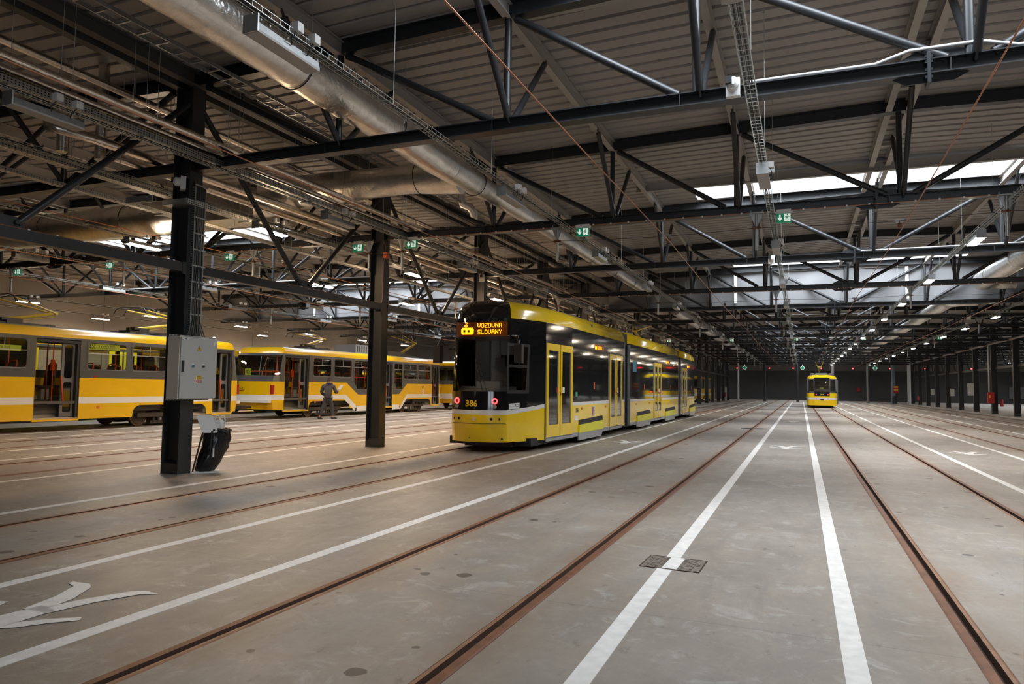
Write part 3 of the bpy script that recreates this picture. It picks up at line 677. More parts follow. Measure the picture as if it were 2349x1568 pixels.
# ------------------------------------------------------------------ cable trays
def build_trays():
    def mesh_tray(x, z, w, y0, y1, lab, dense=30, cable=True):
        t = empty('wire_cable_tray', (x, y0, z), lab, 'cable tray', 'wire cable trays under the trusses')
        m = MB(); h = .055; q = .0055
        for dx, dz in ((-w/2, h), (w/2, h), (-w/2, 0), (w/2, 0), (0, 0)):
            m.bar((dx, 0, dz), (dx, y1 - y0, dz), q, q)
        y = 0.0
        while y < y1 - y0:
            m.bar((-w/2, y, 0), (w/2, y, 0), q, q); m.bar((-w/2, y, 0), (-w/2, y, h), q, q, (1, 0, 0)); m.bar((w/2, y, 0), (w/2, y, h), q, q, (1, 0, 0))
            y += .125 if y + y0 < dense else .5
        m.obj('wire_basket', M_galvd, t)
        if cable:
            m = MB(); n = int((y1 - y0) / .8)
            for c in range(3):
                m.tube([(-.03 + .028 * c + .012 * rnd.uniform(-1, 1), (y1 - y0) * i / n, .016 + .006 * rnd.random()) for i in range(n + 1)], .010, 6)
            m.obj('cable', M_cable, t)
        k = 0
        for yy in [1.3 + 2.96 * i for i in range(int((min(y1, 52) - y0) / 2.96))]:
            if x < -7 and abs(yy + y0 - 12.5) < .55: continue
            m = MB(); m.tube([(w/2 + .01, yy, 0), (w/2 + .01, yy, 1.93)], .004, 5); m.box(w/2 - .004, w/2 + .024, yy - .01, yy + .01, 1.86, 1.93); m.obj('hanger_rod', M_galvd, t)
        return t
    mesh_tray(-4.62, 4.90, .12, 3.0, 100, 'wire basket cable tray running beside the large foil duct')
    mesh_tray(-0.50, 4.88, .12, 3.0, 100, 'wire basket cable tray running overhead between the empty track and the distant tram')
    mesh_tray(3.45, 4.86, .12, 9.0, 100, 'wire basket cable tray carrying the nearer lit lamp row on the right')
    mesh_tray(7.62, 4.86, .12, 16.0, 100, 'wire basket cable tray carrying the far-right lit lamp row', 20)
    mesh_tray(-8.50, 4.86, .10, 3.0, 80, 'wire basket cable tray passing right of the cabinet column')
    mesh_tray(-10.45, 4.88, .10, 4.0, 60, 'wire basket cable tray just left of the column row', 24)
    mesh_tray(-14.45, 4.86, .10, 6.0, 60, 'wire basket cable tray two tracks left of the columns', 24)
    mesh_tray(-19.0, 4.86, .10, 8.0, 60, 'wire basket cable tray right above the parked old trams', 20)
    mesh_tray(-23.2, 4.86, .10, 12.0, 60, 'wire basket cable tray left of the parked trams pantographs', 20)
    mesh_tray(-29.6, 4.86, .10, 17.0, 56, 'wire basket cable tray near the left wall', 17)
    mesh_tray(-33.9, 4.88, .10, 17.0, 56, 'wire basket cable tray closest to the left wall', 17)
    mesh_tray(20.0, 4.86, .10, 57.0, 95, 'wire basket cable tray beyond the right-hand columns', 17)
    # perforated trays
    pm = bpy.data.materials.new('perforated_sheet'); pm.use_nodes = True; nt = pm.node_tree; b = nt.nodes['Principled BSDF']
    b.inputs['Metallic'].default_value = .75; b.inputs['Roughness'].default_value = .42
    tc = nt.nodes.new('ShaderNodeTexCoord'); mp = nt.nodes.new('ShaderNodeMapping'); mp.inputs['Scale'].default_value = (30, 22, 30); v = nt.nodes.new('ShaderNodeTexVoronoi'); v.inputs['Randomness'].default_value = 0.0
    ls = nt.nodes.new('ShaderNodeMath'); ls.operation = 'LESS_THAN'; ls.inputs[1].default_value = .27; v.inputs['Scale'].default_value = 1.0
    mx = nt.nodes.new('ShaderNodeMix'); mx.data_type = 'RGBA'; mx.inputs[6].default_value = (.46, .47, .46, 1); mx.inputs[7].default_value = (.012, .012, .012, 1)
    nt.links.new(tc.outputs['Object'], mp.inputs[0]); nt.links.new(mp.outputs[0], v.inputs['Vector']); nt.links.new(v.outputs['Distance'], ls.inputs[0]); nt.links.new(ls.outputs[0], mx.inputs[0]); nt.links.new(mx.outputs[2], b.inputs['Base Color'])
    for x, z, w, h, y0, y1, lab in ((-8.86, 5.03, .20, .10, 2.5, 60, 'perforated sheet cable tray passing right in front of the cabinet column'), (-10.95, 4.93, .20, .07, 5.0, 60, 'perforated sheet cable tray left of the column row'), (-11.7, 4.80, .14, .06, 3.5, 40, 'narrow perforated cable tray farther left of the column row')):
        t = empty('perforated_cable_tray', (x, y0, z), lab, 'cable tray')
        m = MB(); L = y1 - y0; m.box(-w/2, w/2, 0, L, 0, .004); m.box(-w/2 - .003, -w/2, 0, L, 0, h); m.box(w/2, w/2 + .003, 0, L, 0, h); m.obj('sheet_channel', pm, t)
        for i in range(int(min(L, 40) / 1.9)):
            m = MB(); m.box(-w/2 - .06, w/2 + .05, 1 + i * 1.9, 1.03 + i * 1.9, -.025, -.002); m.tube([(-w/2 - .04, 1.015 + i * 1.9, 0), (-w/2 - .04, 1.015 + i * 1.9, 1.75)], .004, 5); m.tube([(w/2 + .03, 1.015 + i * 1.9, 0), (w/2 + .03, 1.015 + i * 1.9, 1.75)], .004, 5); m.obj('hanger', M_galvd, t)
    t = empty('cable_ladder', (-8.0, 2.5, 6.08), 'galvanised cable ladder high between the foil duct and the columns', 'cable tray'); m = MB()
    for dx in (-.13, .13): m.box(dx - .008, dx + .008, 0, 40, 0, .06)
    for i in range(130): m.box(-.13, .13, .2 + i * .3, .225 + i * .3, 0, .02)
    m.obj('ladder', M_galv, t)
build_trays()

# ------------------------------------------------------------------ strip lamps
def build_lamps():
    def proto(dm):
        t = empty('strip_lamp', (0, 0, 0), 'x', 'lamp')
        m = MB(); a, b, L = .083, .063, .45
        vs = [(-a, -L, .02), (a, -L, .02), (a, L, .02), (-a, L, .02), (-b, -L, .10), (b, -L, .10), (b, L, .10), (-b, L, .10)]
        m.add(vs, [(0, 1, 5, 4), (1, 2, 6, 5), (2, 3, 7, 6), (3, 0, 4, 7), (4, 5, 6, 7)]); m.obj('housing', M_galv, t)
        m = MB(); m.box(-.083, .083, -L + .005, L - .005, -.004, .02); m.obj('diffuser', dm, t)
        m = MB(); m.box(-.088, .088, -L - .018, -L, -.004, .165); m.obj('end_bracket', M_galv, t)
        m = MB(); m.box(-.05, .05, L, L + .012, 0, .14); m.obj('end_bracket', M_galv, t)
        for y in (.06, .32):
            m = MB(); m.box(.05, .145, y - .045, y + .045, .225, .315); m.obj('junction_box', M_white, t)
        m = MB(); m.tube([(.09, .06, .23), (.12, -.04, .12), (.08, .01, .08)], .007, 6); m.tube([(.09, .32, .23), (.12, .23, .12), (.06, .26, .08)], .007, 6); m.obj('lead', M_cable, t)
        return t
    protos = {'pale': M_lampr, 'off': M_off, 'warm': M_lampw, 'white': M_lampc}
    first = {}
    rows = [('off', -4.66, 5.43, 5.92, 13, 4.72, 'unlit strip lamp beside the foil duct'), ('off', -0.50, 5.52, 5.92, 13, 4.70, 'unlit strip lamp on the tray above the distant tram lane'),
            ('pale', 3.45, 11.45, 5.95, 15, 4.68, 'lit strip lamp in the row nearer the distant tram'), ('pale', 7.62, 17.45, 5.95, 14, 4.68, 'lit strip lamp in the far-right row'),
            ('off', -8.50, 5.72, 5.94, 10, 4.68, 'unlit strip lamp along the right side of the left columns'), ('warm', -10.45, 11.95, 6.1, 8, 4.70, 'lit warm strip lamp just left of the columns'),
            ('white', -14.45, 12.2, 6.1, 8, 4.68, 'lit strip lamp two tracks left of the columns'), ('off', -19.0, 12.6, 6.0, 7, 4.68, 'unlit strip lamp above the parked trams'),
            ('off', -22.7, 18.0, 6.1, 6, 4.68, 'unlit strip lamp left of the pantographs'), ('white', -29.6, 19.6, 6.05, 6, 4.68, 'lit strip lamp near the left wall'), ('white', -33.9, 20.2, 6.05, 6, 4.70, 'lit strip lamp closest to the left wall'),
            ('pale', 20.0, 60.0, 7.0, 5, 4.68, 'lit strip lamp beyond the right-hand columns')]
    for st, x, y, dy, n, z, lab in rows:
        for i in range(n):
            loc = (x, y + dy * i, z)
            if st not in first: first[st] = proto(protos[st]); o = first[st]; o.location = loc
            else: o = copy_tree(first[st], loc)
            tag(o, '%s, %s from the camera' % (lab, ORD[i]), 'lamp', 'strip lamps under the trusses')
build_lamps()

# ------------------------------------------------------------------ overhead line
def build_overhead():
    for (x, y0, lab) in ((-21.45, 4, 'copper contact wire above the parked old trams'), (-16.9, 4, 'copper contact wire above the empty track beside the parked trams'), (-12.3, 3, 'copper contact wire left of the columns'), (-6.86, 3, 'copper contact wire above the black-fronted tram'),
                         (-2.51, 3, 'copper contact wire crossing the roof above the empty middle track'), (1.70, 3, 'copper contact wire above the distant tram'), (6.13, 12, 'copper contact wire right of the lit lamp row'), (10.77, 20, 'copper contact wire nearest the right-hand columns')):
        m = MB(); pts = []; y = y0
        ys = [y0] + [14.6 + 11.84 * j for j in range(8)]
        for i, a in enumerate(ys):
            pts.append((x + (.05 if i % 2 else -.05), a, 4.50))
            if i < len(ys) - 1: pts.append((x, (a + ys[i + 1]) / 2, 4.475))
        m.tube(pts, .0085, 8); o = m.obj('contact_wire', M_copper, None, (x, y0, 4.5)); tag(o, lab, 'overhead wire', 'contact wires over the tracks')
    posts_x = [-22.9, -18.0, -13.3, -9.72, -8.80, -4.90, -0.78, 3.36, 7.6]
    def post():
        t = empty('hanger_post', (0, 0, 0), 'x', 'hanger')
        m = MB(); m.tube([(0, 0, 4.24), (0, 0, 4.96)], .031, 12); m.obj('tube', M_galv, t)
        m = MB(); m.box(-.14, .14, -.06, .06, 4.955, 4.975); m.prism([(-.12, 4.955), (-.035, 4.74), (-.03, 4.955)], [], (0, -.004, 0), (1, 0, 0), (0, 0, 1), .008); m.prism([(.12, 4.955), (.03, 4.955), (.035, 4.74)], [], (0, -.004, 0), (1, 0, 0), (0, 0, 1), .008)
        for sx in (-.11, .11): m.tube([(sx, 0, 4.95), (sx, 0, 5.03)], .012, 6)
        m.obj('head_plate', M_galv, t)
        m = MB()
        for dx in (-.07, -.04, .04, .07): m.tube([(dx - .012, 0, 4.68), (dx + .012, 0, 4.68)], .022, 8)
        m.tube([(-.03, 0, 4.68), (.03, 0, 4.68)], .038, 10); m.obj('wire_clamp', M_rust, t); return t
    p = post(); used = False; where = ['left of the parked trams', 'right above the parked trams', 'two tracks left of the columns', 'just left of the columns', 'just right of the columns', 'beside the foil duct', 'above the lane left of the distant tram', 'beside the nearer lit lamp row', 'beside the far-right lamp row']
    for j in range(8):
        for i, x in enumerate(posts_x):
            if x < -10 and j > 4: continue
            loc = (x, 14.6 + 11.84 * j, 0)
            if not used: p.location = loc; o = p; used = True
            else: o = copy_tree(p, loc)
            tag(o, 'short galvanised hanging post %s, %s from the camera' % (where[i], ORD[j]), 'hanger', 'hanging posts of the overhead line')
        y = 14.6 + 11.84 * j
        m = MB(); pts = []
        for a, b in zip(posts_x[:-1], posts_x[1:]):
            for q in range(4):
                f_ = q / 4; pts.append((a + (b - a) * f_, y, 4.68 - .05 * math.sin(math.pi * f_)))
        pts.append((posts_x[-1], y, 4.68)); pts.append((12.9, y, 4.70)); m.tube(pts, .0055, 6)
        o = m.obj('span_wire', M_cable, None, (-22.9, y, 4.68)); tag(o, 'thin dark span wire crossing below the trusses, %s from the camera' % ORD[j], 'overhead wire', 'span wires of the overhead line')
        for xc, desc in TRACKS[1:]:
            if xc < -10 and j > 3: continue
            d = MB(); d.tube([(xc, y, 4.65), (xc, y, 4.60), (xc, y, 4.585), (xc, y, 4.53), (xc, y, 4.50)], [.012, .012, .036, .036, .015], 10); d.box(xc - .07, xc + .07, y - .012, y + .012, 4.64, 4.665, 1); d.box(xc - .06, xc + .06, y - .01, y + .01, 4.60, 4.612, 1)
            o = d.obj('insulator', [M_rust, M_galv], None, (xc, y, 4.5)); tag(o, 'brown insulator over %s, %s from the camera' % (desc, ORD[j]), 'insulator', 'insulators of the contact wires')
build_overhead()

# ------------------------------------------------------------------ exit signs, cameras, tubes
def build_signs():
    def proto():
        t = empty('exit_sign', (0, 0, 0), 'x', 'exit sign')
        m = MB(); m.box(-.135, .135, -.03, .03, -.095, .095); m.box(-.14, .14, -.035, .035, .085, .10, 1); m.box(-.16, .16, -.02, .02, .10, .125, 1); m.box(-.13, .13, -.01, .17, .125, .17, 1); m.obj('sign_box', [M_green, M_white], t)
        m = MB(); O = (0, -.0305, 0); U = (1, 0, 0); V = (0, 0, 1)
        m.prism([(-.082, .06), (-.055, .06), (-.055, -.01), (-.028, .018), (-.028, -.02), (-.068, -.062), (-.109, -.02), (-.109, .018), (-.082, -.01)], [], O, U, V, .0015); m.obj('arrow', M_signw, t)
        m = MB(); m.prism([(.005, -.075), (.122, -.075), (.122, .075), (.005, .075)], [], O, U, V, .001); m.obj('pictogram_panel', M_signw, t)
        m = MB(); O = (0, -.0318, 0)
        m.prism([(.066 + .013 * math.cos(R(a)), .052 + .013 * math.sin(R(a))) for a in range(0, 360, 40)], [], O, U, V, .001)
        m.prism([(.045, .035), (.075, .03), (.068, -.012), (.048, -.008)], [], O, U, V, .001); m.prism([(.07, .028), (.105, .012), (.103, .004), (.07, .014)], [], O, U, V, .001)
        m.prism([(.048, .03), (.022, .018), (.02, -.008), (.027, -.008), (.031, .012), (.048, .02)], [], O, U, V, .001)
        m.prism([(.05, -.006), (.066, -.01), (.088, -.035), (.072, -.068), (.064, -.064), (.074, -.036)], [], O, U, V, .001); m.prism([(.048, -.006), (.058, -.01), (.04, -.05), (.012, -.052), (.012, -.044), (.034, -.042)], [], O, U, V, .001)
        m.obj('running_figure', M_green, t); return t
    p = proto(); used = False
    L = [(-4.32, 14.6, 4.84, 'beside the foil duct over the black-fronted tram'), (-.28, 14.6, 4.84, 'below the truss left of the distant tram, beside the wire tray'), (-8.54, 14.6, 4.84, 'just right of the column with the orange box'), (-10.05, 14.6, 4.84, 'just left of the column with the orange box'),
         (-14.1, 14.6, 4.84, 'just right of the cabinet column, above the old trams'), (-18.6, 14.6, 4.84, 'left of the cabinet column'), (-22.6, 14.6, 4.84, 'leftmost above the old tram roof'),
         (-4.32, 50.14, 4.84, 'far off beside the foil duct'), (-.28, 50.14, 4.84, 'far off below the tray left of the distant tram'), (3.7, 50.14, 4.84, 'far off beside the nearer lit lamp row'), (7.9, 50.14, 4.84, 'far off beside the far-right lamp row'), (-8.54, 50.14, 4.84, 'far off by the left columns above the tram end')]
    for x, y, z, t in L:
        if not used: o = p; o.location = (x, y, z); used = True
        else: o = copy_tree(p, (x, y, z))
        tag(o, 'green exit sign %s' % t, 'exit sign', 'exit signs under the trusses')
    def cctv(loc, rz, lab):
        t = empty('security_camera', loc, lab, 'camera'); t.rotation_euler.z = rz
        m = MB(); m.box(-.08, .08, -.02, .06, -.12, .10); m.obj('mount_box', M_white, t)
        m = MB(); m.tube([(0, -.02, .01), (0, -.10, .01)], .075, 16); m.tube([(.01, -.10, .01), (.01, -.13, .01)], [.07, .03], 16); m.obj('camera_body', M_white, t)
        m = MB(); m.box(-.075, .0, -.16, -.09, -.01, .075); m.obj('lens', M_blackp, t)
    cctv((-.72, 8.66, 5.11), 0, 'white security camera on the nearest truss beside the wire tray'); cctv((-.72, 20.55, 5.08), 0, 'white security camera on the third truss, smaller than the nearest one')
    cctv((-9.45, 8.66, 4.78), R(-40), 'white security camera high on the cabinet column'); cctv((-9.40, 20.5, 4.95), R(30), 'white round security camera on the column above the tram roof')
    cctv((7.2, 38.2, 5.0), 0, 'white camera ball on a truss right of the distant tram')
    for k, x0, x1, lab in ((0, -.55, 9.0, 'white conduit lying on the nearest truss'), (2, 1.5, 9.0, 'white conduit lying on the third truss'), (2, -26, -12.5, 'white conduit lying on the truss above the old trams'), (0, -24, -12.6, 'white conduit on the nearest truss left of the cabinet column'), (5, -1, 9, 'white conduit on the sixth truss')):
        m = MB(); y = YK(k) - .04; n = 28; pts = []
        for i in range(n + 1):
            x = x0 + (x1 - x0) * i / n; d = abs(x - 1.55); pts.append((x, y, 5.20 + (.10 if d < .45 and k == 0 else 0)))
        m.tube(pts, .022, 8); o = m.obj('conduit', mat('conduit_grey', (.52, .51, .50), .4), None, (x0, y, 5.2)); tag(o, lab, 'conduit')
    for k in (1, 3):
        for b in ('middle', 'left'):
            m = MB(); y = YK(k) - .12; c = BAYS[b]; m.tube([(c - 11, y, 4.995), (c + 11, y, 4.995)], .0075, 6)
            for i in range(58): m.box(c - 10.8 + i * .38, c - 10.77 + i * .38, y - .012, y + .012, 4.985, 5.012, 1)
            o = m.obj('detection_tube', [M_copper, M_white], None, (c, y, 5)); tag(o, 'copper detection tube clipped under the %s truss %s' % (ORD[k], 'of the middle hall' if b == 'middle' else 'above the old trams'), 'tube')
    for k in range(-1, 4):
        m = MB(); y0 = YK(k) + .2; m.tube([(-9.40, y0, 3.462), (-9.40, y0 + 5.5, 3.462)], .007, 6)
        for i in range(14): m.box(-9.415, -9.385, y0 + .3 + i * .39, y0 + .33 + i * .39, 3.455, 3.475, 1)
        o = m.obj('detection_tube', [M_copper, M_white], None, (-9.4, y0, 3.46)); tag(o, 'copper detection tube along the bracing rail, %s bay of the left columns' % ORD[k + 1], 'tube')
build_signs()

# ------------------------------------------------------------------ cabinet, cable riser, bag stand
def build_cabinet():
    x0, x1, y0, y1, z0, z1 = -9.35, -9.09, 8.44, 9.21, 1.23, 2.22
    t = empty('electrical_cabinet', (-9.22, 8.83, z0), 'large grey electrical cabinet with warning stickers mounted on the nearest column', 'electrical cabinet'); of = (-9.22, 8.83, z0)
    m = MB(); m.box(x0, x1 - .02, y0, y1, z0, z1); m.obj('body', M_cabl, t, of)
    d = MB(); d.box(x1 - .018, x1 + .006, y0 + .012, y1 - .006, z0 + .01, z1 - .01); door = d.obj('door', M_cab, t, of)
    X = (x1 + .0065); U = (0, 1, 0); V = (0, 0, 1)
    m = MB(); m.box(X, X + .02, 8.475, 8.51, 1.66, 1.84); h = m.obj('handle', M_blackp, t, of); h['label'] = 'black door handle'
    for y, mm, l in ((8.70, M_sky_blue, 'blue push button'), (8.91, M_blackp, 'black push button')):
        m = MB(); m.tube([(X, y, 1.755), (X + .012, y, 1.755)], .022, 12, 0); m.tube([(X + .012, y, 1.755), (X + .03, y, 1.755)], .016, 12, 1); m.box(X, X + .002, y - .022, y + .022, 1.775, 1.80, 2); k = m.obj('push_button', [M_tsilver, mm, M_white], t, of); k['label'] = l
    m = MB(); m.prism([(8.77, 2.005), (8.87, 2.005), (8.82, 2.092)], [], (X, 0, 0), U, V, .001, 1); m.prism([(8.777, 2.009), (8.863, 2.009), (8.82, 2.084)], [], (X + .0004, 0, 0), U, V, .001, 0)
    m.prism([(8.826, 2.066), (8.808, 2.040), (8.818, 2.040), (8.812, 2.018), (8.832, 2.046), (8.821, 2.046), (8.834, 2.066)], [], (X + .0008, 0, 0), U, V, .001, 1); s = m.obj('warning_sign', [M_inky, M_ink], t, of); s['label'] = 'yellow triangle with black lightning bolt'
    m = MB(); m.prism(rect(8.735, 8.895, 1.485, 1.60), [], (X, 0, 0), U, V, .001, 0); m.prism(rect(8.79, 8.895, 1.545, 1.60), [], (X + .0004, 0, 0), U, V, .001, 1); m.prism(rect(8.79, 8.895, 1.485, 1.541), [], (X + .0004, 0, 0), U, V, .001, 2)
    m.prism([(8.742, 1.552), (8.785, 1.552), (8.763, 1.592)], [], (X + .0004, 0, 0), U, V, .001, 1); m.prism([(8.763 + .021 * math.cos(R(a)), 1.514 + .021 * math.sin(R(a))) for a in range(0, 360, 24)], [[(8.763 + .013 * math.cos(R(a)), 1.514 + .013 * math.sin(R(a))) for a in range(0, 360, 24)]], (X + .0004, 0, 0), U, V, .001, 2)
    for i in range(4): m.prism(rect(8.80, 8.885, 1.552 + i * .011, 1.556 + i * .011), [], (X + .0008, 0, 0), U, V, .001, 3)
    for i in range(4): m.prism(rect(8.80, 8.885, 1.492 + i * .011, 1.496 + i * .011), [], (X + .0008, 0, 0), U, V, .001, 0)
    s = m.obj('warning_label', [M_white, M_inky, M_red, M_ink], t, of); s['label'] = 'yellow and red warning label'
    m = MB(); m.prism(rect(8.50, 8.60, 2.175, 2.195), [], (X, 0, 0), U, V, .001, 0); m.prism(rect(8.515, 8.535, 2.178, 2.192), [], (X + .0004, 0, 0), U, V, .001, 1); m.prism(rect(8.54, 8.555, 2.178, 2.192), [], (X + .0004, 0, 0), U, V, .001, 1); m.prism(rect(9.12, 9.18, 2.11, 2.17), [], (X, 0, 0), U, V, .001, 0); m.obj('name_plate', [M_white, M_ink], t, of)
    m = MB()
    for zz in (z0 - .03, z1 + .005):
        m.box(x0 + .01, x0 + .05, y0 - .03, y1 + .06, zz, zz + .03)
        for i in range(14): m.box(x0 + .0495, x0 + .051, y0 + i * .06, y0 + .03 + i * .06, zz + .009, zz + .021, 1)
    m.box(x0 + .2, x0 + .24, y0 - .0, y1, z1 + .002, z1 + .022); m.obj('mounting_rail', [M_galv, M_ink], t, of)
    # riser above
    t = empty('cable_riser', (-9.33, 8.98, 2.2), 'vertical cable ladder with a bundle of dark cables rising above the cabinet', 'cable riser'); of = (-9.33, 8.98, 2.2)
    m = MB(); m.box(-9.352, -9.29, 8.80, 8.815, 2.25, 4.75); m.box(-9.352, -9.29, 9.02, 9.035, 2.25, 4.75)
    for i in range(60): m.box(-9.34, -9.30, 8.797, 8.801, 2.27 + i * .041, 2.29 + i * .041, 1)
    m.obj('ladder_rail', [M_galv, M_ink], t, of)
    m = MB()
    for i in range(9): m.box(-9.295, -9.275, 8.78, 9.06, 2.6 + i * .27, 2.625 + i * .27)
    m.obj('rung', M_galv, t, of)
    m = MB()
    for i in range(8):
        y = 8.835 + i * .024; yb = 8.72 + i * .05; m.tube([(-9.22, yb, 2.215), (-9.24, yb, 2.27), (-9.30 + .012 * (i % 3), y, 2.5), (-9.305 + .012 * (i % 3), y + .004 * math.sin(i), 3.6), (-9.30 + .012 * (i % 2), y, 4.74), (-9.40 - .03 * i, y - .02 * i, 4.95)], .0105, 7)
    m.obj('cable', mat('grey_cable', (.075, .077, .075), .5), t, of)
    m = MB(); m.box(-9.80, -9.28, 8.60, 8.615, 4.42, 4.50); m.box(-9.28, -9.265, 8.60, 9.25, 4.42, 4.50); m.box(-9.80, -9.265, 8.60, 9.0, 4.415, 4.422)
    m.box(-10.4, -9.8, 8.4, 8.415, 4.45, 4.55); m.obj('bracket_tray', bpy.data.materials['perforated_sheet'], t, of)
    # orange detector box on the second column
    m = MB(); m.box(-9.345, -9.25, 14.62, 14.74, 4.56, 4.70); o = m.obj('detector_box', M_orange, None, (-9.3, 14.7, 4.6)); tag(o, 'small orange box high on the second column', 'detector box')
    m = MB(); m.tube([(-9.335, 14.68, 4.6), (-9.335, 14.66, 4.5), (-9.335, 14.64, 4.40), (-9.335, 14.64, 3.6), (-9.34, 14.6, 3.48)], .006, 6); m.tube([(-9.335, 14.72, 4.6), (-9.335, 14.88, 4.45), (-9.335, 14.9, 4.3), (-9.335, 14.9, 3.4)], .006, 6); m.tube([(-9.335, 14.68, 4.68), (-9.335, 14.72, 4.85), (-9.335, 14.6, 4.98)], .006, 6)
    o = m.obj('detection_tube', M_copper, None, (-9.335, 14.7, 4.5)); tag(o, 'copper tube looping down the second column from its orange box', 'tube')
build_cabinet()

def build_bag_stand():
    t = empty('waste_bag_stand', (-9.22, 9.26, 0), 'folding stand with a full black bin bag and tilted white lid beside the cabinet column', 'bin'); t.rotation_euler.z = R(45)
    m = MB(); m.box(-.27, .16, -.16, .18, 0, .018); m.obj('base_plate', M_white, t)
    m = MB(); m.bar((-.25, -.06, .01), (-.11, .0, .68), .022, .022); m.bar((-.25, .12, .01), (-.11, .16, .68), .022, .022); m.bar((.0, -.17, .30), (.03, -.15, .7), .022, .022); m.bar((-.13, 0, .67), (.34, .03, .685), .022, .022); m.bar((-.13, .16, .67), (.34, .19, .685), .022, .022); m.bar((-.12, 0, .67), (-.12, .16, .67), .022, .022); m.obj('frame', M_blackp, t)
    m = MB(); n = 40; rings = [(0.02, -.06, .145, .12), (.05, -.05, .155, .14), (.15, -.015, .18, .155), (.28, .04, .195, .165), (.42, .085, .205, .165), (.52, .11, .21, .16), (.58, .12, .215, .155), (.64, .115, .205, .15), (.70, .11, .20, .15), (.72, .12, .175, .13), (.66, .12, .15, .11)]
    vs = []
    for j, (z, cx, rx, ry) in enumerate(rings):
        for i in range(n):
            a = 2 * math.pi * i / n; w = 1 + .05 * math.sin(5 * a + 3 * z * 6) + .045 * math.sin(11 * a - z * 14) + .03 * math.sin(17 * a + z * 31)
            vs.append((cx + rx * w * math.cos(a), .05 + ry * w * math.sin(a), z + .012 * math.sin(7 * a + j)))
    fs = [(j * n + i, j * n + (i + 1) % n, (j + 1) * n + (i + 1) % n, (j + 1) * n + i) for j in range(len(rings) - 1) for i in range(n)]
    m.add(vs, fs, 0, True); m.add([vs[i] for i in range(n)], [tuple(range(n - 1, -1, -1))]); b = m.obj('bin_bag', M_bag, t)
    m = MB(); m.prism([(-.002, .0), (.0, 0)][:0] or rrect(-.125, .125, 0, .31, .04), [], (.0, -.10, .655), (1, 0.1, 0), (-.32, .25, .93), .014); l = m.obj('lid', M_white, t); l['label'] = 'tilted white plastic lid'
    m = MB(); m.prism(rect(-.03, .05, .11, .19), [], (.0, -.1005, .655), (1, 0.1, 0), (-.32, .25, .93), -.001, 0); m.prism(rect(-.06, -.035, .12, .18), [], (.0, -.1005, .655), (1, 0.1, 0), (-.32, .25, .93), -.001, 1); m.prism(rect(.03, .08, .06, .085), [], (.0, -.1005, .655), (1, 0.1, 0), (-.32, .25, .93), -.001, 2); m.obj('sticker', [mat('brown_sticker', (.30, .20, .11), .5), M_sky_blue, M_sky_blue], t)
    m = MB(); m.prism(rect(.0, .025, .26, .40), [], (.05, -.135, 0), (1, 0, 0), (0, 0, 1), -.002); m.obj('tag_strip', M_paper, t)
    t2 = empty('carrier_bag', (-9.15, 9.33, .70), 'white plastic carrier bag with handles stuffed behind the tilted lid', 'bag'); t2.rotation_euler.z = R(45)
    m = MB(); vs = []; n = 24
    for j, (z, rx, ry) in enumerate(((.03, .07, .05), (.08, .085, .06), (.13, .075, .05), (.17, .05, .03))):
        for i in range(n): a = 2 * math.pi * i / n; w = 1 + .12 * math.sin(5 * a + j); vs.append((.04 + rx * w * math.cos(a), ry * w * math.sin(a), z))
    m.add(vs, [(j * n + i, j * n + (i + 1) % n, (j + 1) * n + (i + 1) % n, (j + 1) * n + i) for j in range(3) for i in range(n)], 0, True); m.add(vs[-n:], [tuple(range(n))]); m.obj('bag_body', M_white, t2)
    for s, dx in ((0, -.0), (1, .085)):
        m = MB(); m.tube([(dx - .03, -.02 + .03 * s, .12), (dx - .035, -.02 + .03 * s, .19), (dx - .015, -.02 + .03 * s, .235), (dx + .02, -.02 + .03 * s, .235), (dx + .04, -.02 + .03 * s, .17), (dx + .035, -.02, .10)], .012, 8); m.obj('handle', M_white, t2)
build_bag_stand()

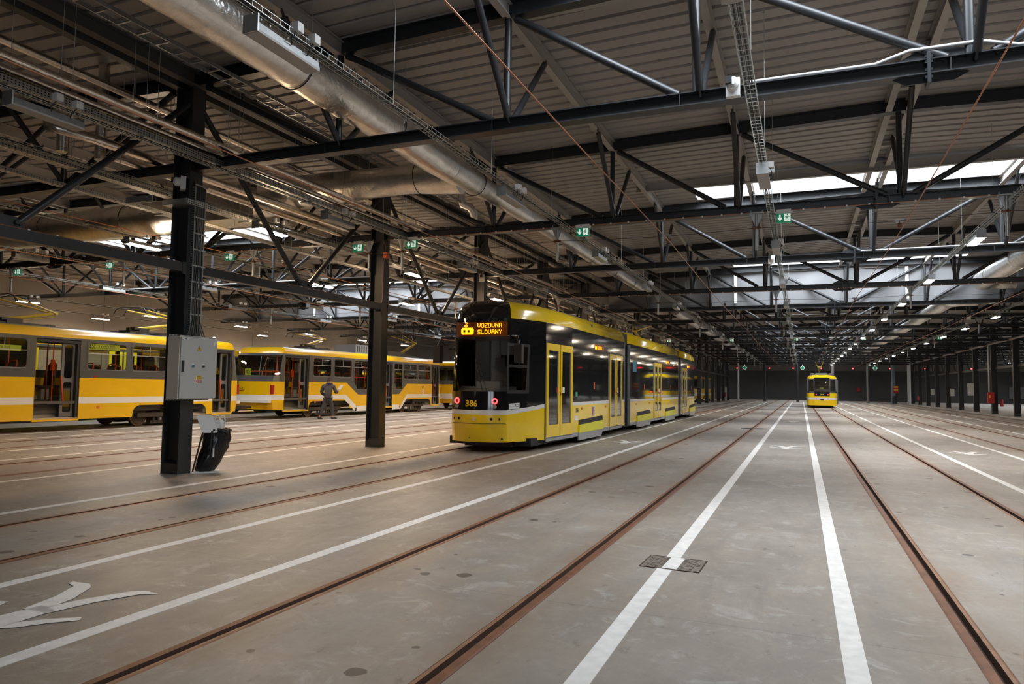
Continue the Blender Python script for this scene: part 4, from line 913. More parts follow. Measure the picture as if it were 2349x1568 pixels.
def build_far_items():
    t = empty('hose_cabinet', (12.9, 61.8, .78), 'red fire hose cabinet on a right-hand column', 'fire cabinet'); m = MB(); m.box(-.2, .2, -.14, .14, 0, .8); m.obj('body', M_red, t); m = MB(); m.box(-.18, .18, -.15, -.14, .03, .77); d = m.obj('door', M_red, t); m = MB(); m.box(-.13, -.05, -.153, -.15, .4, .6); m.obj('emblem', M_inky, t)
    for x, y, lab in ((13.62, 62.0, 'red extinguisher on the right-hand column beside the hose cabinet'), (12.95, 97.2, 'red extinguisher at the far end of the right-hand columns'), (-9.2, 97.0, 'red extinguisher far off by the left columns')):
        t = empty('fire_extinguisher', (x, y, .55), lab, 'fire extinguisher'); m = MB(); m.tube([(0, 0, 0), (0, 0, .46), (0, 0, .54)], [.1, .1, .04], 12); m.obj('bottle', M_red, t); m = MB(); m.box(-.05, .05, -.03, .03, .54, .62); m.tube([(.04, 0, .6), (.13, 0, .5), (.12, 0, .2)], .015, 6); m.obj('valve', M_blackp, t)
    for x, y, z0, z1, w, lab in ((12.78, 67.8, 1.3, 2.3, .2, 'pale electrical box on the right-hand column left of the hose cabinet'), (13.5, 90.9, 1.2, 1.9, .16, 'small pale box on a far right-hand column'), (13.45, 79.4, 1.2, 1.9, .15, 'small white box on a middle right-hand column'), (-9.9, 102.6, 0.0, 1.9, .35, 'pale cabinet at the far end of the left columns')):
        t = empty('electrical_box', (x, y, z0), lab, 'electrical box'); m = MB(); m.box(-w, w, -.12, .12, 0, z1 - z0); m.obj('body', M_cab, t); m = MB(); m.box(-w + .02, w - .02, -.13, -.12, .03, z1 - z0 - .03); m.obj('door', M_cab, t)
    m = MB(); m.box(-.3, .3, -.03, .03, 0, .95); m.box(-.24, .24, -.035, -.03, .7, .9, 1); m.box(-.24, .24, -.035, -.03, .35, .5, 1); o = m.obj('notice_board', [M_red, M_inky], None); o.location = (11.35, 104.2, 1.35); tag(o, 'red notice with yellow marks on the blue grey far post', 'sign')
    m = MB(); m.tube([(0, 0, 0), (0, 0, 1.0)], .28, 14); o = m.obj('waste_drum', M_blackp); o.location = (11.15, 103.9, 0); tag(o, 'dark drum below the red notice at the blue grey post', 'drum')
    m = MB(); m.box(-.25, .25, -.2, 0, 0, .6); o = m.obj('wall_box', M_red); o.location = (8.4, 125.2, 1.5); tag(o, 'small red box on the dark far wall right of the distant tram', 'wall box')
    for i, x in enumerate((29.6, 32.4)):
        t = empty('wall_panel', (x, 125.2, .8), ['pale double cabinet on the far wall behind the right-hand columns, left one', 'pale double cabinet on the far wall behind the right-hand columns, right one'][i], 'electrical box'); m = MB(); m.box(-1.2, 1.2, -.3, 0, 0, 1.7); m.obj('body', mat('dim_cabinet', (.20, .20, .20), .5), t); m = MB(); m.box(-.25, -.05, -.31, -.3, .7, .9); m.box(.05, .25, -.31, -.3, .7, .9); m.obj('handles', M_ink, t)
    for i, x in enumerate((-8.2, -4.0, -.98, 2.5, 6.3, 10.6, 14.6, 19.6, 24.2)):
        t = empty('signal_lamp', (x, 103.4, 4.5), 'small glowing red signal lamp at the far end, %s from the left' % ORD[i].replace('nearest', 'first'), 'signal lamp', 'red signal lamps at the far end'); m = MB(); m.tube([(0, -.14, 0), (0, -.12, 0)], .085, 12); m.obj('lens', M_redlamp, t); m = MB(); m.box(-.14, .14, -.12, .1, -.16, .16); m.box(-.02, .02, .05, .2, .16, .55); m.obj('housing', M_blackp, t)
    for i, x in enumerate((-7.2, 0.2, 8.9)):
        t = empty('track_sign', (x, 103.2, 4.55), 'green diamond sign with pale edge hanging at the far end, %s from the left' % ['first', 'second', 'third'][i], 'sign'); m = MB(); m.prism([(-.32, 0), (0, -.32), (.32, 0), (0, .32)], [], (0, 0, 0), (1, 0, 0), (0, 0, 1), .02); m.box(-.02, .02, -.01, .32, .3, .46); m.obj('border', M_signw, t); m = MB(); m.prism([(-.26, 0), (0, -.26), (.26, 0), (0, .26)], [], (0, -.02, 0), (1, 0, 0), (0, 0, 1), .015); m.obj('face', M_green, t)
build_far_items()

# ------------------------------------------------------------------ trams
def inset_pt(p, d, ya, yb, zl=0):
    x, y = p; cx, cy = 0.0, min(max(y, ya + 1.25), yb - 1.25); v = Vector((cx - x, cy - y)); L = v.length
    return (x, y) if L < 1e-6 else (x + v.x / L * d, y + v.y / L * d)
def bogie(parent, off, yw, r=.33, name='bogie'):
    yc = sum(yw) / 2
    m = MB(); m.box(off[0] - .62, off[0] + .62, yc - .75, yc + .75, .38, .58); m.box(off[0] - 1.0, off[0] - .84, yw[0] - .2, yw[1] + .2, .30, .44); m.box(off[0] + .84, off[0] + 1.0, yw[0] - .2, yw[1] + .2, .30, .44)
    m.box(off[0] + .70, off[0] + .90, yc - .55, yc + .55, .07, .17); m.box(off[0] - .90, off[0] - .70, yc - .55, yc + .55, .07, .17)
    for i in range(5): m.box(off[0] + .86, off[0] + .93, yc - .45 + i * .2, yc - .40 + i * .2, .12, .40)
    m.box(off[0] + .8, off[0] + 1.02, yc - .16, yc + .1, .44, .70)
    b = m.obj(name, M_bogie, parent, off) if False else None
    o = MB(); o.v, o.f, o.m, o.s = m.v, m.f, m.m, m.s; b = o.obj(name, M_bogie, parent, off)
    for y in yw:
        for s in (-1, 1):
            w = MB(); x = off[0] + s * .735; q = s
            w.tube([(x - q * .06, y, r + .006), (x + q * .06, y, r + .006)], r, 26, 0, smooth=False); w.tube([(x + q * .06, y, r + .006), (x + q * .075, y, r + .006)], [r * .82, r * .80], 26, 1, smooth=False); w.tube([(x + q * .07, y, r + .006), (x + q * .12, y, r + .006)], .1, 16, 0, smooth=False)
            w.obj('wheel', [M_wheel, M_bogie], b, off)
def pantograph(parent, off, yb, ye, zb, ze, yh, zh, xc):
    t = MB(); s = 1 if ye > yb else -1
    t.bar((xc - .45, yb - s * .4, zb - .04), (xc - .45, yb + s * 1.4, zb - .04), .06, .06); t.bar((xc + .45, yb - s * .4, zb - .04), (xc + .45, yb + s * 1.4, zb - .04), .06, .06); t.bar((xc - .5, yb, zb), (xc + .5, yb, zb), .1, .08); t.bar((xc - .5, yb + s * 1.2, zb - .03), (xc + .5, yb + s * 1.2, zb - .03), .07, .07); t.box(xc - .2, xc + .2, min(yb, yb + s * .6), max(yb, yb + s * .6), zb - .02, zb + .13)
    base = t.obj('pantograph', M_blackp, parent, off)
    a = MB(); a.tube([(xc, yb, zb + .05), (xc, ye, ze)], [.055, .045], 10); a.obj('lower_arm', M_panty, base, off)
    a = MB(); a.tube([(xc - .08, ye, ze), (xc - .42, yh, zh - .05)], .024, 8); a.tube([(xc + .08, ye, ze), (xc + .42, yh, zh - .05)], .024, 8); a.bar((xc - .1, ye, ze), (xc + .1, ye, ze), .08, .08); a.obj('upper_arm', M_panty, base, off)
    a = MB(); a.tube([(xc, yb + s * .12, zb - .02), (xc, ye, ze - .10)], .014, 6); a.obj('control_rod', M_panty, base, off)
    a = MB()
    for dy in (-.2, .2): a.tube([(xc - .78, yh + dy, zh - .20), (xc - .66, yh + dy, zh - .04), (xc - .45, yh + dy, zh + .02), (xc + .45, yh + dy, zh + .02), (xc + .66, yh + dy, zh - .04), (xc + .78, yh + dy, zh - .20)], .016, 6)
    for dx in (-.42, .42): a.bar((xc + dx, yh - .2, zh - .03), (xc + dx, yh + .2, zh - .03), .03, .03)
    a.obj('collector_head', M_blackp, base, off)

def old_tram(label, xc, ya, yb, doors, wins, bogies, low=None, pants=(), rich=True, roofbox=None, number=None, group='yellow and grey old trams'):
    W = 1.25; off = (xc, (ya + yb) / 2, 0); t = empty('tram', off, label, 'tram', group)
    nose = [(1.25, .62), (1.20, .36), (1.04, .17), (.80, .08), (.42, .02), (0, 0)]
    brk = {ya + .62, yb - .62}
    for a, b in doors: brk |= {a, b}
    for w in wins: brk |= {w[0], w[1]}
    ys = sorted(y for y in brk if ya + .62 <= y <= yb - .62)
    P = [(W, y, 0) for y in ys]
    nb = [(x, yb - d, min(1, max(0, (.62 - d) / .3))) for x, d in nose]; P += nb[1:] + [(-x, y, w) for x, y, w in nb[-2:0:-1]]
    P += [(-W, y, 0) for y in reversed(ys)]
    na = [(-x, ya + d, min(1, max(0, (.62 - d) / .3))) for x, d in nose]; P += na[1:] + [(-x, y, w) for x, y, w in na[-2:0:-1]]
    n = len(P); ZL = [.40, .80, 1.0, 1.25, 1.575, 1.82, 2.68, 2.76]
    ym = (ya + yb) / 2
    def pos(i, z, ins=0.0):
        x, y, w = P[i % n]; s = 1 if y < ym else -1
        if w: y += s * w * (.20 * max(0, z - 1.575) + .10 * max(0, .8 - z) * 1.5)
        if ins: x, y = inset_pt((x, y), ins, ya, yb)
        return (xc + x, y, z)
    body = MB(); wn = {}; doorset = lambda y: any(a < y < b for a, b in doors)
    for i in range(n):
        x0, y0, w0 = P[i]; x1, y1, w1 = P[(i + 1) % n]; side = (w0 == 0 and w1 == 0); my = (y0 + y1) / 2; mx_ = (x0 + x1) / 2
        for j in range(7):
            if j == 0 and side: continue
            mi = [0, 1, 0, 0, 2, 2, 2][j]
            if side and mx_ > 0 and doorset(my) and j < 6: continue
            key = None
            if side:
                for k, w in enumerate(wins):
                    if w[0] < my < w[1] and (w[2] < (ZL[j] + ZL[j + 1]) / 2 < w[3]): key = ('s' if mx_ > 0 else 'f', k)
            elif j == 5 and abs(mx_) < 1.19: key = ('e', 0 if my < ym else 1)
            q = [pos(i, ZL[j]), pos(i + 1, ZL[j]), pos(i + 1, ZL[j + 1]), pos(i, ZL[j + 1])]
            if key: wn.setdefault(key, MB()).add([pos(i, ZL[j], .02), pos(i + 1, ZL[j], .02), pos(i + 1, ZL[j + 1], .02), pos(i, ZL[j + 1], .02)], [(0, 1, 2, 3)])
            else:
                body.add(q, [(0, 1, 2, 3)], mi)
    body.obj('body_shell', [M_yelo, M_twhite, M_tgrey], t, off)
    for key, m in wn.items(): m.obj('window' if key[0] != 'e' else 'windscreen', M_win, t, off)
    rf = MB(); pr = [(2.76, 0), (2.84, .015), (2.92, .05), (2.99, .12), (3.04, .24), (3.08, .45), (3.10, .80)]
    for a, ((z0, d0), (z1, d1)) in enumerate(zip(pr[:-1], pr[1:])):
        for i in range(n): rf.add([pos(i, z0, d0), pos(i + 1, z0, d0), pos(i + 1, z1, d1), pos(i, z1, d1)], [(0, 1, 2, 3)], 0 if a < 4 else 1, True)
    rf.add([pos(i, 3.10, .80) for i in range(n)], [tuple(range(n))], 1); rf.obj('roof', [M_yelo, M_roof], t, off, True)
    # skirts with wheel arches
    for s in (1, -1):
        runs = []; y = ya + .62
        for a, b in sorted(doors) if s > 0 else []:
            if a > y + .05: runs.append((y, a))
            y = max(y, b)
        runs.append((y, yb - .62)) if yb - .62 > y + .05 else None
        m = MB()
        for a, b in runs:
            pts = [(b, .80), (a, .80), (a, .34)]
            for w0, w1 in sorted((q[0] - .62, q[1] + .62) for q in bogies):
                w0 = max(w0, a + .02); w1 = min(w1, b - .02)
                if w1 - w0 < .6: continue
                r = .30
                pts.append((w0, .34))
                pts += [(w0 + r - r * math.cos(R(g)), .42 + r * math.sin(R(g))) for g in (20, 45, 70, 90)] + [(w1 - r + r * math.cos(R(g)), .42 + r * math.sin(R(g))) for g in (90, 70, 45, 20)]
                pts.append((w1, .34))
            pts.append((b, .34))
            if s > 0: m.prism(pts, [], (xc + W - .03, 0, 0), (0, 1, 0), (0, 0, 1), .03)
            else: m.prism([(-u, v) for u, v in pts][::-1], [], (xc - W + .03, 0, 0), (0, -1, 0), (0, 0, 1), .03)
        if s > 0:
            for a, b in doors: m.box(xc + W - .06, xc + W + .01, a - .02, b + .02, .30, .36)
        m.obj('skirt', M_yelo, t, off)
    # inside
    m = MB(); m.box(xc - 1.2, xc + 1.2, ya + .45, yb - .45, .80, .88); m.box(xc - .9, xc + .9, ya + .7, yb - .7, .52, .80); m.obj('underframe', M_floorin, t, off)
    m = MB(); m.box(xc - 1.1, xc + 1.1, ya + .7, yb - .7, 2.70, 2.72); m.obj('ceiling_lining', M_int, t, off)
    for q in bogies: bogie(t, off, q)
    m = MB(); m.box(xc - 1.0, xc + 1.0, ya - .06, ya + .3, .68, .80); m.box(xc - 1.0, xc + 1.0, yb - .3, yb + .06, .68, .80); m.obj('bumper', M_twhite, t, off)
    m = MB(); m.tube([(xc, ya + .3, .5), (xc, ya - .35, .48)], .06, 8); m.box(xc - .12, xc + .12, ya - .6, ya - .3, .40, .56); m.tube([(xc, yb - .3, .5), (xc, yb + .35, .48)], .06, 8); m.box(xc - .12, xc + .12, yb + .3, yb + .6, .40, .56); m.obj('coupler', M_bogie, t, off)
    for pa in pants: pantograph(t, off, *pa, xc)
    for yy, sgn in ((ya, -1), (yb, 1)):
        for s in (-1, 1):
            m = MB(); m.box(xc + s * 1.03 - .06, xc + s * 1.03 + .06, yy - sgn * .17 - .06, yy - sgn * .17 + .06, 1.05, 1.42); l = m.obj('tail_lamp', M_redr, t, off)
    if number:
        m = MB(); m.prism(rrect(-.16, .16, -.075, .075, .02), [], (xc - .45, ya - .005, 1.28), (1, 0, 0), (0, 0, 1), .004, 0); text_into(m, number, .13, (xc - .45, ya - .009, 1.28), (1, 0, 0), (0, 0, 1), .003, 1, bold=.003); m.obj('number_plate', [M_inky, M_ink], t, off)
    if not rich:
        for q, (a, b) in enumerate(zip(wins[:-1:2], wins[1::2])):
            ym_ = (a[1] + b[0]) / 2
            for k in (-1, 1):
                m = MB(); y0_ = ym_ + (-.62 if k < 0 else .04); m.prism(rect(y0_, y0_ + .58, .45, 2.64), [rect(y0_ + .11, y0_ + .47, .8, 2.5)], (xc + W + .002, 0, 0), (0, 1, 0), (0, 0, 1), .02); m.obj('door_leaf', M_yelf2, t, off)
                m = MB(); m.prism(rect(y0_ + .1, y0_ + .48, .78, 2.52), [], (xc + W + .002, 0, 0), (0, 1, 0), (0, 0, 1), .008); m.obj('door_glass', M_tglass, t, off)
        return t
    # window frames on the visible side
    for k, w in enumerate(wins):
        m = MB(); y0, y1, z0, z1 = w[:4]; hole = rrect(y0 + .045, y1 - .045, z0 + .03, z1 - .03, .11)
        if z0 < 1.5: hole = [(y0 + .3, z0 + .03), (y1 - .045, z0 + .03)] + rrect(y0 + .045, y1 - .045, z0 + .03, z1 - .03, .11)[5:15] + [(y0 + .045, z0 + .38)] if k % 2 else [(y0 + .3, z0 + .03), (y1 - .1, z0 + .03)] + rrect(y0 + .045, y1 - .045, z0 + .03, z1 - .03, .11)[3:15] + [(y0 + .045, z0 + .38)]
        m.prism(rect(y0 - .015, y1 + .015, z0 - .015, z1 + .015), [hole], (xc + W, 0, 0), (0, 1, 0), (0, 0, 1), .008, 0)
        zz = z1 - .36; m.box(xc + W - .012, xc + W - .002, y0 + .04, y1 - .04, zz, zz + .02, 1); m.box(xc + W - .012, xc + W - .002, (y0 + y1) / 2 - .008, (y0 + y1) / 2 + .008, zz, z1 - .03, 1)
        m.box(xc + W + .008, xc + W + .016, y0 + .05, y1 - .05, z0 + .0, z0 + .018, 2)
        if z0 < 1.5: m.box(xc + W - .07, xc + W - .04, y0 + .05, y1 - .05, 1.84, 1.87, 3)
        m.obj('window_frame', [M_tgrey, M_tsilver, M_roof, M_bar], t, off)
    # doors: folded leaf, steps, rail
    for a, b in doors:
        m = MB(); m.box(xc + .25, xc + W - .08, a, b - .02, .36, .40, 0); m.box(xc + .25, xc + .82, a, b, .40, .62, 1); m.box(xc + .25, xc + .5, a, b, .62, .86, 1); m.box(xc + .495, xc + .505, a, b, .64, .84, 0); m.obj('door_steps', [M_step, mat('step_riser', (.36, .33, .29), .5, .1)], t, off)
        lw = min(.40, (b - a) * .4); y1 = b - .10; y0 = y1 - lw
        m = MB(); m.prism(rect(y0, y1, .42, 2.66), [rrect(y0 + .08, y1 - .06, .55, 1.44, .05), rrect(y0 + .08, y1 - .06, 1.56, 2.55, .07)], (xc + W - .16, 0, 0), (0, 1, 0), (0, 0, 1), .04); d = m.obj('door_leaf', mat('door_grey', (.135, .137, .14), .4), t, off)
        m = MB(); m.box(xc + W - .15, xc + W - .145, y0 + .05, y1 - .03, .5, 2.6); m.obj('door_glass', M_tglass, d, off)
        m = MB(); m.tube([(xc + W - .10, y0 - .02, 1.62), (xc + W - .09, y0 + .08, .78)], .022, 8); m.obj('handrail', M_bar, d, off)
        m = MB(); m.box(xc + W - .14, xc + W - .02, b - .09, b - .03, .40, 2.68, 0); m.box(xc + W - .10, xc + W - .015, b - .03, b, .40, 2.68, 1); m.box(xc + W - .10, xc + W, a, a + .02, .40, 2.68, 2); m.box(xc + W - .2, xc + W, a, b, 2.60, 2.70, 1); m.obj('door_frame', [M_blackp, M_black, mat('door_edge_ochre', (.35, .22, .02), .5)], t, off)
        m = MB(); m.tube([(xc + .75, b - .5, .88), (xc + .75, b - .5, 2.7)], .016, 8); m.box(xc + .71, xc + .79, b - .55, b - .46, 1.78, 2.10); m.tube([(xc + .72, a + .12, .88), (xc + .72, a + .12, 2.7)], .02, 8); m.obj('ticket_pole', M_bar, t, off)
    # seats and poles
    def seat(m_, x, y):
        vs = [(x - .2, y, 1.28), (x + .2, y, 1.28), (x + .21, y + .05, 1.62), (x + .15, y + .13, 1.98), (x - .15, y + .13, 1.98), (x - .21, y + .05, 1.62)]
        m_.add(vs + [(a, b + .06, c) for a, b, c in vs], [(0, 1, 2, 3, 4, 5), (11, 10, 9, 8, 7, 6), (0, 6, 7, 1), (1, 7, 8, 2), (2, 8, 9, 3), (3, 9, 10, 4), (4, 10, 11, 5), (5, 11, 6, 0)], 0)
        m_.box(x - .2, x + .2, y - .42, y + .02, 1.26, 1.33, 0); m_.box(x - .1, x + .1, y - .25, y, .88, 1.26, 2)
        m_.tube([(x - .17, y + .06, 1.66), (x - .17, y + .14, 1.97), (x - .12, y + .155, 2.03), (x + .12, y + .155, 2.03), (x + .17, y + .14, 1.97), (x + .17, y + .06, 1.66)], .020, 7, 1)
    y = ya + 1.6
    while y < yb - 1.6:
        for x in (xc + .85, xc - .85):
            if x > xc and any(a - .5 < y < b + .45 for a, b in doors): continue
            if low and low[0] < y < low[1] and x > xc: continue
            m = MB(); seat(m, x, y); m.obj('seat', [M_seat, M_bar, M_int], t, off)
        y += .78
    for k, yy in enumerate([ya + 1.4 + 1.72 * i for i in range(int((yb - ya - 2.4) / 1.72))]):
        m = MB(); x = xc + (.42 if k % 2 else -.42); m.tube([(x, yy, .88), (x, yy, 2.7)], .019, 8); m.obj('pole', M_bar, t, off)
    m = MB(); m.tube([(xc - .95, ya + .62, 2.0), (xc + .95, ya + .62, 2.0)], .02, 8); m.tube([(xc + .1, ya + .62, 1.5), (xc + .1, ya + .62, 2.0)], .02, 8); m.tube([(xc - .95, ya + .62, 1.5), (xc - .95, ya + .62, 2.0)], .02, 8); m.obj('rear_rail', M_bar, t, off)
    return t

TA = old_tram('old yellow and grey tram at the left edge, partly behind the cabinet column', -21.45, 6.9, 21.95, [(7.8, 8.9), (13.68, 15.05), (20.32, 21.25)],
              [(9.1, 10.5, 1.82, 2.68), (10.7, 12.0, 1.82, 2.68), (12.15, 13.47, 1.82, 2.68), (15.25, 16.66, 1.82, 2.68), (16.82, 18.22, 1.82, 2.68), (18.40, 20.1, 1.82, 2.68)],
              [(9.4, 11.3), (17.55, 19.45)], pants=[(13.35, 15.05, 3.16, 3.55, 13.55, 3.93), (17.75, 20.35, 3.22, 3.72, 17.9, 4.02)])
TB = old_tram('old yellow and grey tram with a low-floor middle, standing behind the walking person', -21.45, 23.62, 38.75, [(24.27, 25.87), (30.85, 32.85), (37.22, 38.1)],
              [(26.13, 27.50, 1.82, 2.68), (27.68, 29.12, 1.82, 2.68), (29.28, 30.62, 1.25, 2.68), (32.98, 33.86, 1.25, 2.68), (33.98, 35.42, 1.82, 2.68), (35.58, 37.02, 1.82, 2.68)],
              [(26.45, 28.40), (34.60, 36.50)], low=(29.2, 33.9), pants=[(27.0, 28.5, 3.2, 3.66, 26.9, 3.86), (35.4, 37.3, 3.2, 4.0, 35.3, 4.35)], number='329')
def tram_details():
    xc = -21.45; X = xc + 1.25 + .004; U = (0, 1, 0); V = (0, 0, 1); off = tuple(TB.location)
    m = MB()
    m.prism([(28.70, 1.58), (29.70, 1.0), (30.85, 1.0), (30.85, 1.58)], [rect(29.26, 30.64, 1.24, 1.58)] if False else [], (X, 0, 0), U, V, .003, 0)
    m = MB()
    for q in ([(28.70, 1.58), (29.27, 1.24), (29.27, 1.58)], [(29.27, 1.24), (29.70, 1.0), (30.84, 1.0), (30.84, 1.24)], [(30.63, 1.24), (30.84, 1.24), (30.84, 1.58), (30.63, 1.58)], [(32.86, 1.0), (33.52, 1.0), (33.87, 1.24), (32.86, 1.24)], [(32.86, 1.24), (32.97, 1.24), (32.97, 1.58), (32.86, 1.58)], [(33.87, 1.24), (34.36, 1.58), (33.87, 1.58)]): m.prism(q, [], (X, 0, 0), U, V, .003, 0)
    for q in ([(28.66, 1.0), (29.00, .80), (29.57, .45), (29.57, .2), (29.42, .2), (29.0, .5), (28.5, .80), (28.40, 1.0)], [(29.42, .2), (30.84, .2), (30.84, .45), (29.57, .45)], [(32.86, .2), (33.55, .2), (33.55, .45), (32.86, .45)], [(33.50, .2), (33.72, .2), (34.62, 1.0), (34.35, 1.0)]): m.prism(q, [], (X + .001, 0, 0), U, V, .003, 1)
    for q in ([(29.0, .80), (29.6, .45), (30.84, .45), (30.84, 1.0), (28.66, 1.0)], [(32.86, .45), (33.72, .45), (34.35, 1.0), (32.86, 1.0)]): m.prism(q, [], (X, 0, 0), U, V, .003, 2)
    m.obj('livery_panel', [M_tgrey, M_twhite, M_yelo], TB, off)
    m = MB(); m.box(-22.2, -20.9, 30.4, 33.1, 3.08, 3.52, 0); 
    for i in range(12): m.box(-20.905, -20.895, 30.5 + i * .2, 30.6 + i * .2, 3.14, 3.46, 1)
    m.box(-22.1, -21.0, 33.6, 35.0, 3.08, 3.36, 1); m.obj('roof_box', [M_roof, M_blackp], TB, off)
    m = MB(); m.prism(rect(36.05, 36.35, 1.30, 1.46), [], (X, 0, 0), U, V, .002, 0); m.prism([(36.1, 1.26), (36.3, 1.26), (36.3, 1.08), (36.2, 1.0), (36.1, 1.08)], [], (X, 0, 0), U, V, .002, 1); m.prism([(36.13, 1.24), (36.2, 1.24), (36.2, 1.06), (36.13, 1.1)], [], (X + .002, 0, 0), U, V, .002, 2); m.obj('crest', [M_inky, M_twhite, M_red], TB, off)
    m = MB(); m.prism(rrect(-.17, .17, -.14, .14, .01), [], (xc - .58, 24.12, 1.97), (1, 0, 0), V, .004, 0); dots(m, '4X', .024, (xc - .58 - .13, 24.113, 1.89), (1, 0, 0), V, 1, bold=True); s = m.obj('route_sign', [M_disp, M_ink], TB, off); s['label'] = 'yellow route display reading 4X'
    m = MB(); m.tube([(xc + .42, 23.80, 1.84), (xc + .62, 23.92, 2.6)], .012, 6); m.tube([(xc + .30, 23.80, 1.84), (xc + .30, 23.92, 2.64)], .02, 6, 1); m.obj('wiper', [M_tsilver, M_tsilver], TB, off)
    m = MB(); m.tube([(xc - .72, 23.55, 1.55), (xc - .75, 23.45, 1.45), (xc - .82, 23.4, 1.1), (xc - .95, 23.45, .9), (xc - 1.0, 23.55, .8)], .035, 8); m.box(xc - .80, xc - .66, 23.5, 23.66, 1.45, 1.62); m.obj('jumper_cable', M_blackp, TB, off)
    m = MB(); text_into(m, '325', .16, (X, 36.15, 1.40), U, V, .003, 0, bold=.002); m.obj('fleet_number', M_ink, TB, off)
    for tr, yy in ((TA, 15.55), (TB, 26.2)):
        m = MB(); m.tube([(xc + 1.25, yy, 1.62), (xc + 1.265, yy, 1.62)], .045, 12, 0); m.tube([(xc + 1.25, yy + .15, .68), (xc + 1.26, yy + .15, .68)], .05, 12, 1); m.obj('reflector', [M_redr, mat('amber_reflector', (.6, .16, .03), .35)], tr, tuple(tr.location))
    off = tuple(TA.location)
    m = MB(); m.prism(rect(15.32, 16.45, 2.46, 2.64), [], (xc + 1.14, 0, 0), U, V, .004, 0); dots(m, '4X', .020, (xc + 1.146, 15.36, 2.48), U, V, 1, bold=True); dots(m, 'VOZOVNA', .0135, (xc + 1.146, 15.72, 2.50), U, V, 1, bold=True); s = m.obj('side_display', [M_disp, M_ink], TA, off); s['label'] = 'yellow side display reading 4X VOZOVNA'
    m = MB(); m.prism(rect(12.4, 13.35, 2.30, 2.46), [], (xc + 1.10, 0, 0), U, V, .004, 0); dots(m, 'VOZOVNA', .012, (xc + 1.106, 12.55, 2.34), U, V, 1); m.obj('side_display', [M_disp, M_ink], TA, off)
    m = MB(); m.tube([(xc + .55, 21.0, 3.05), (xc + .55, 21.0, 3.18), (xc + .55, 21.0, 3.24)], [.12, .11, .03], 14); m.obj('roof_lamp', M_white, TA, off)
    m = MB(); m.box(xc - .6, xc + .3, 21.0, 21.5, 3.06, 3.14); m.obj('roof_hatch', M_roof, TA, off)
tram_details()
old_tram('yellow tram seen behind the coupling, on the track behind the parked trams', -26.05, 9.0, 24.4, [], [(10.5, 12, 1.82, 2.68), (12.5, 14, 1.82, 2.68), (14.5, 16, 1.82, 2.68), (16.5, 18, 1.82, 2.68), (18.5, 20, 1.82, 2.68), (20.5, 22, 1.82, 2.68)], [(11.5, 13.4), (19.5, 21.4)], rich=False)
old_tram('second yellow tram on the track behind the parked trams, seen through the windows', -26.05, 26.2, 41.6, [], [(27.7, 29.2, 1.82, 2.68), (29.7, 31.2, 1.82, 2.68), (31.7, 33.2, 1.82, 2.68), (33.7, 35.2, 1.82, 2.68), (36, 37.5, 1.82, 2.68), (38, 39.5, 1.82, 2.68)], [(28.5, 30.4), (37, 38.9)], rich=False)
old_tram('yellow tram end just left of the black-fronted tram, following the low-floor tram', -21.45, 40.4, 55.6, [], [(42, 43.5, 1.82, 2.68), (44, 45.5, 1.82, 2.68), (46, 47.5, 1.82, 2.68)], [(43, 44.9), (51, 52.9)], rich=False, pants=[(44, 46, 3.2, 3.8, 44, 4.2)])
old_tram('far yellow tram standing between the distant left columns', -12.30, 87.5, 102.6, [], [(89.2, 90.8, 1.82, 2.68), (91.2, 92.8, 1.82, 2.68), (93.2, 94.8, 1.82, 2.68)], [(90, 91.9), (98, 99.9)], rich=False)
old_tram('far yellow tram one track farther left between the distant columns', -16.9, 84.0, 99.0, [], [(86, 87.5, 1.82, 2.68), (88, 89.5, 1.82, 2.68), (90, 91.5, 1.82, 2.68)], [(87, 88.9), (95, 96.9)], rich=False)

def yellow_door_panels():
    pass

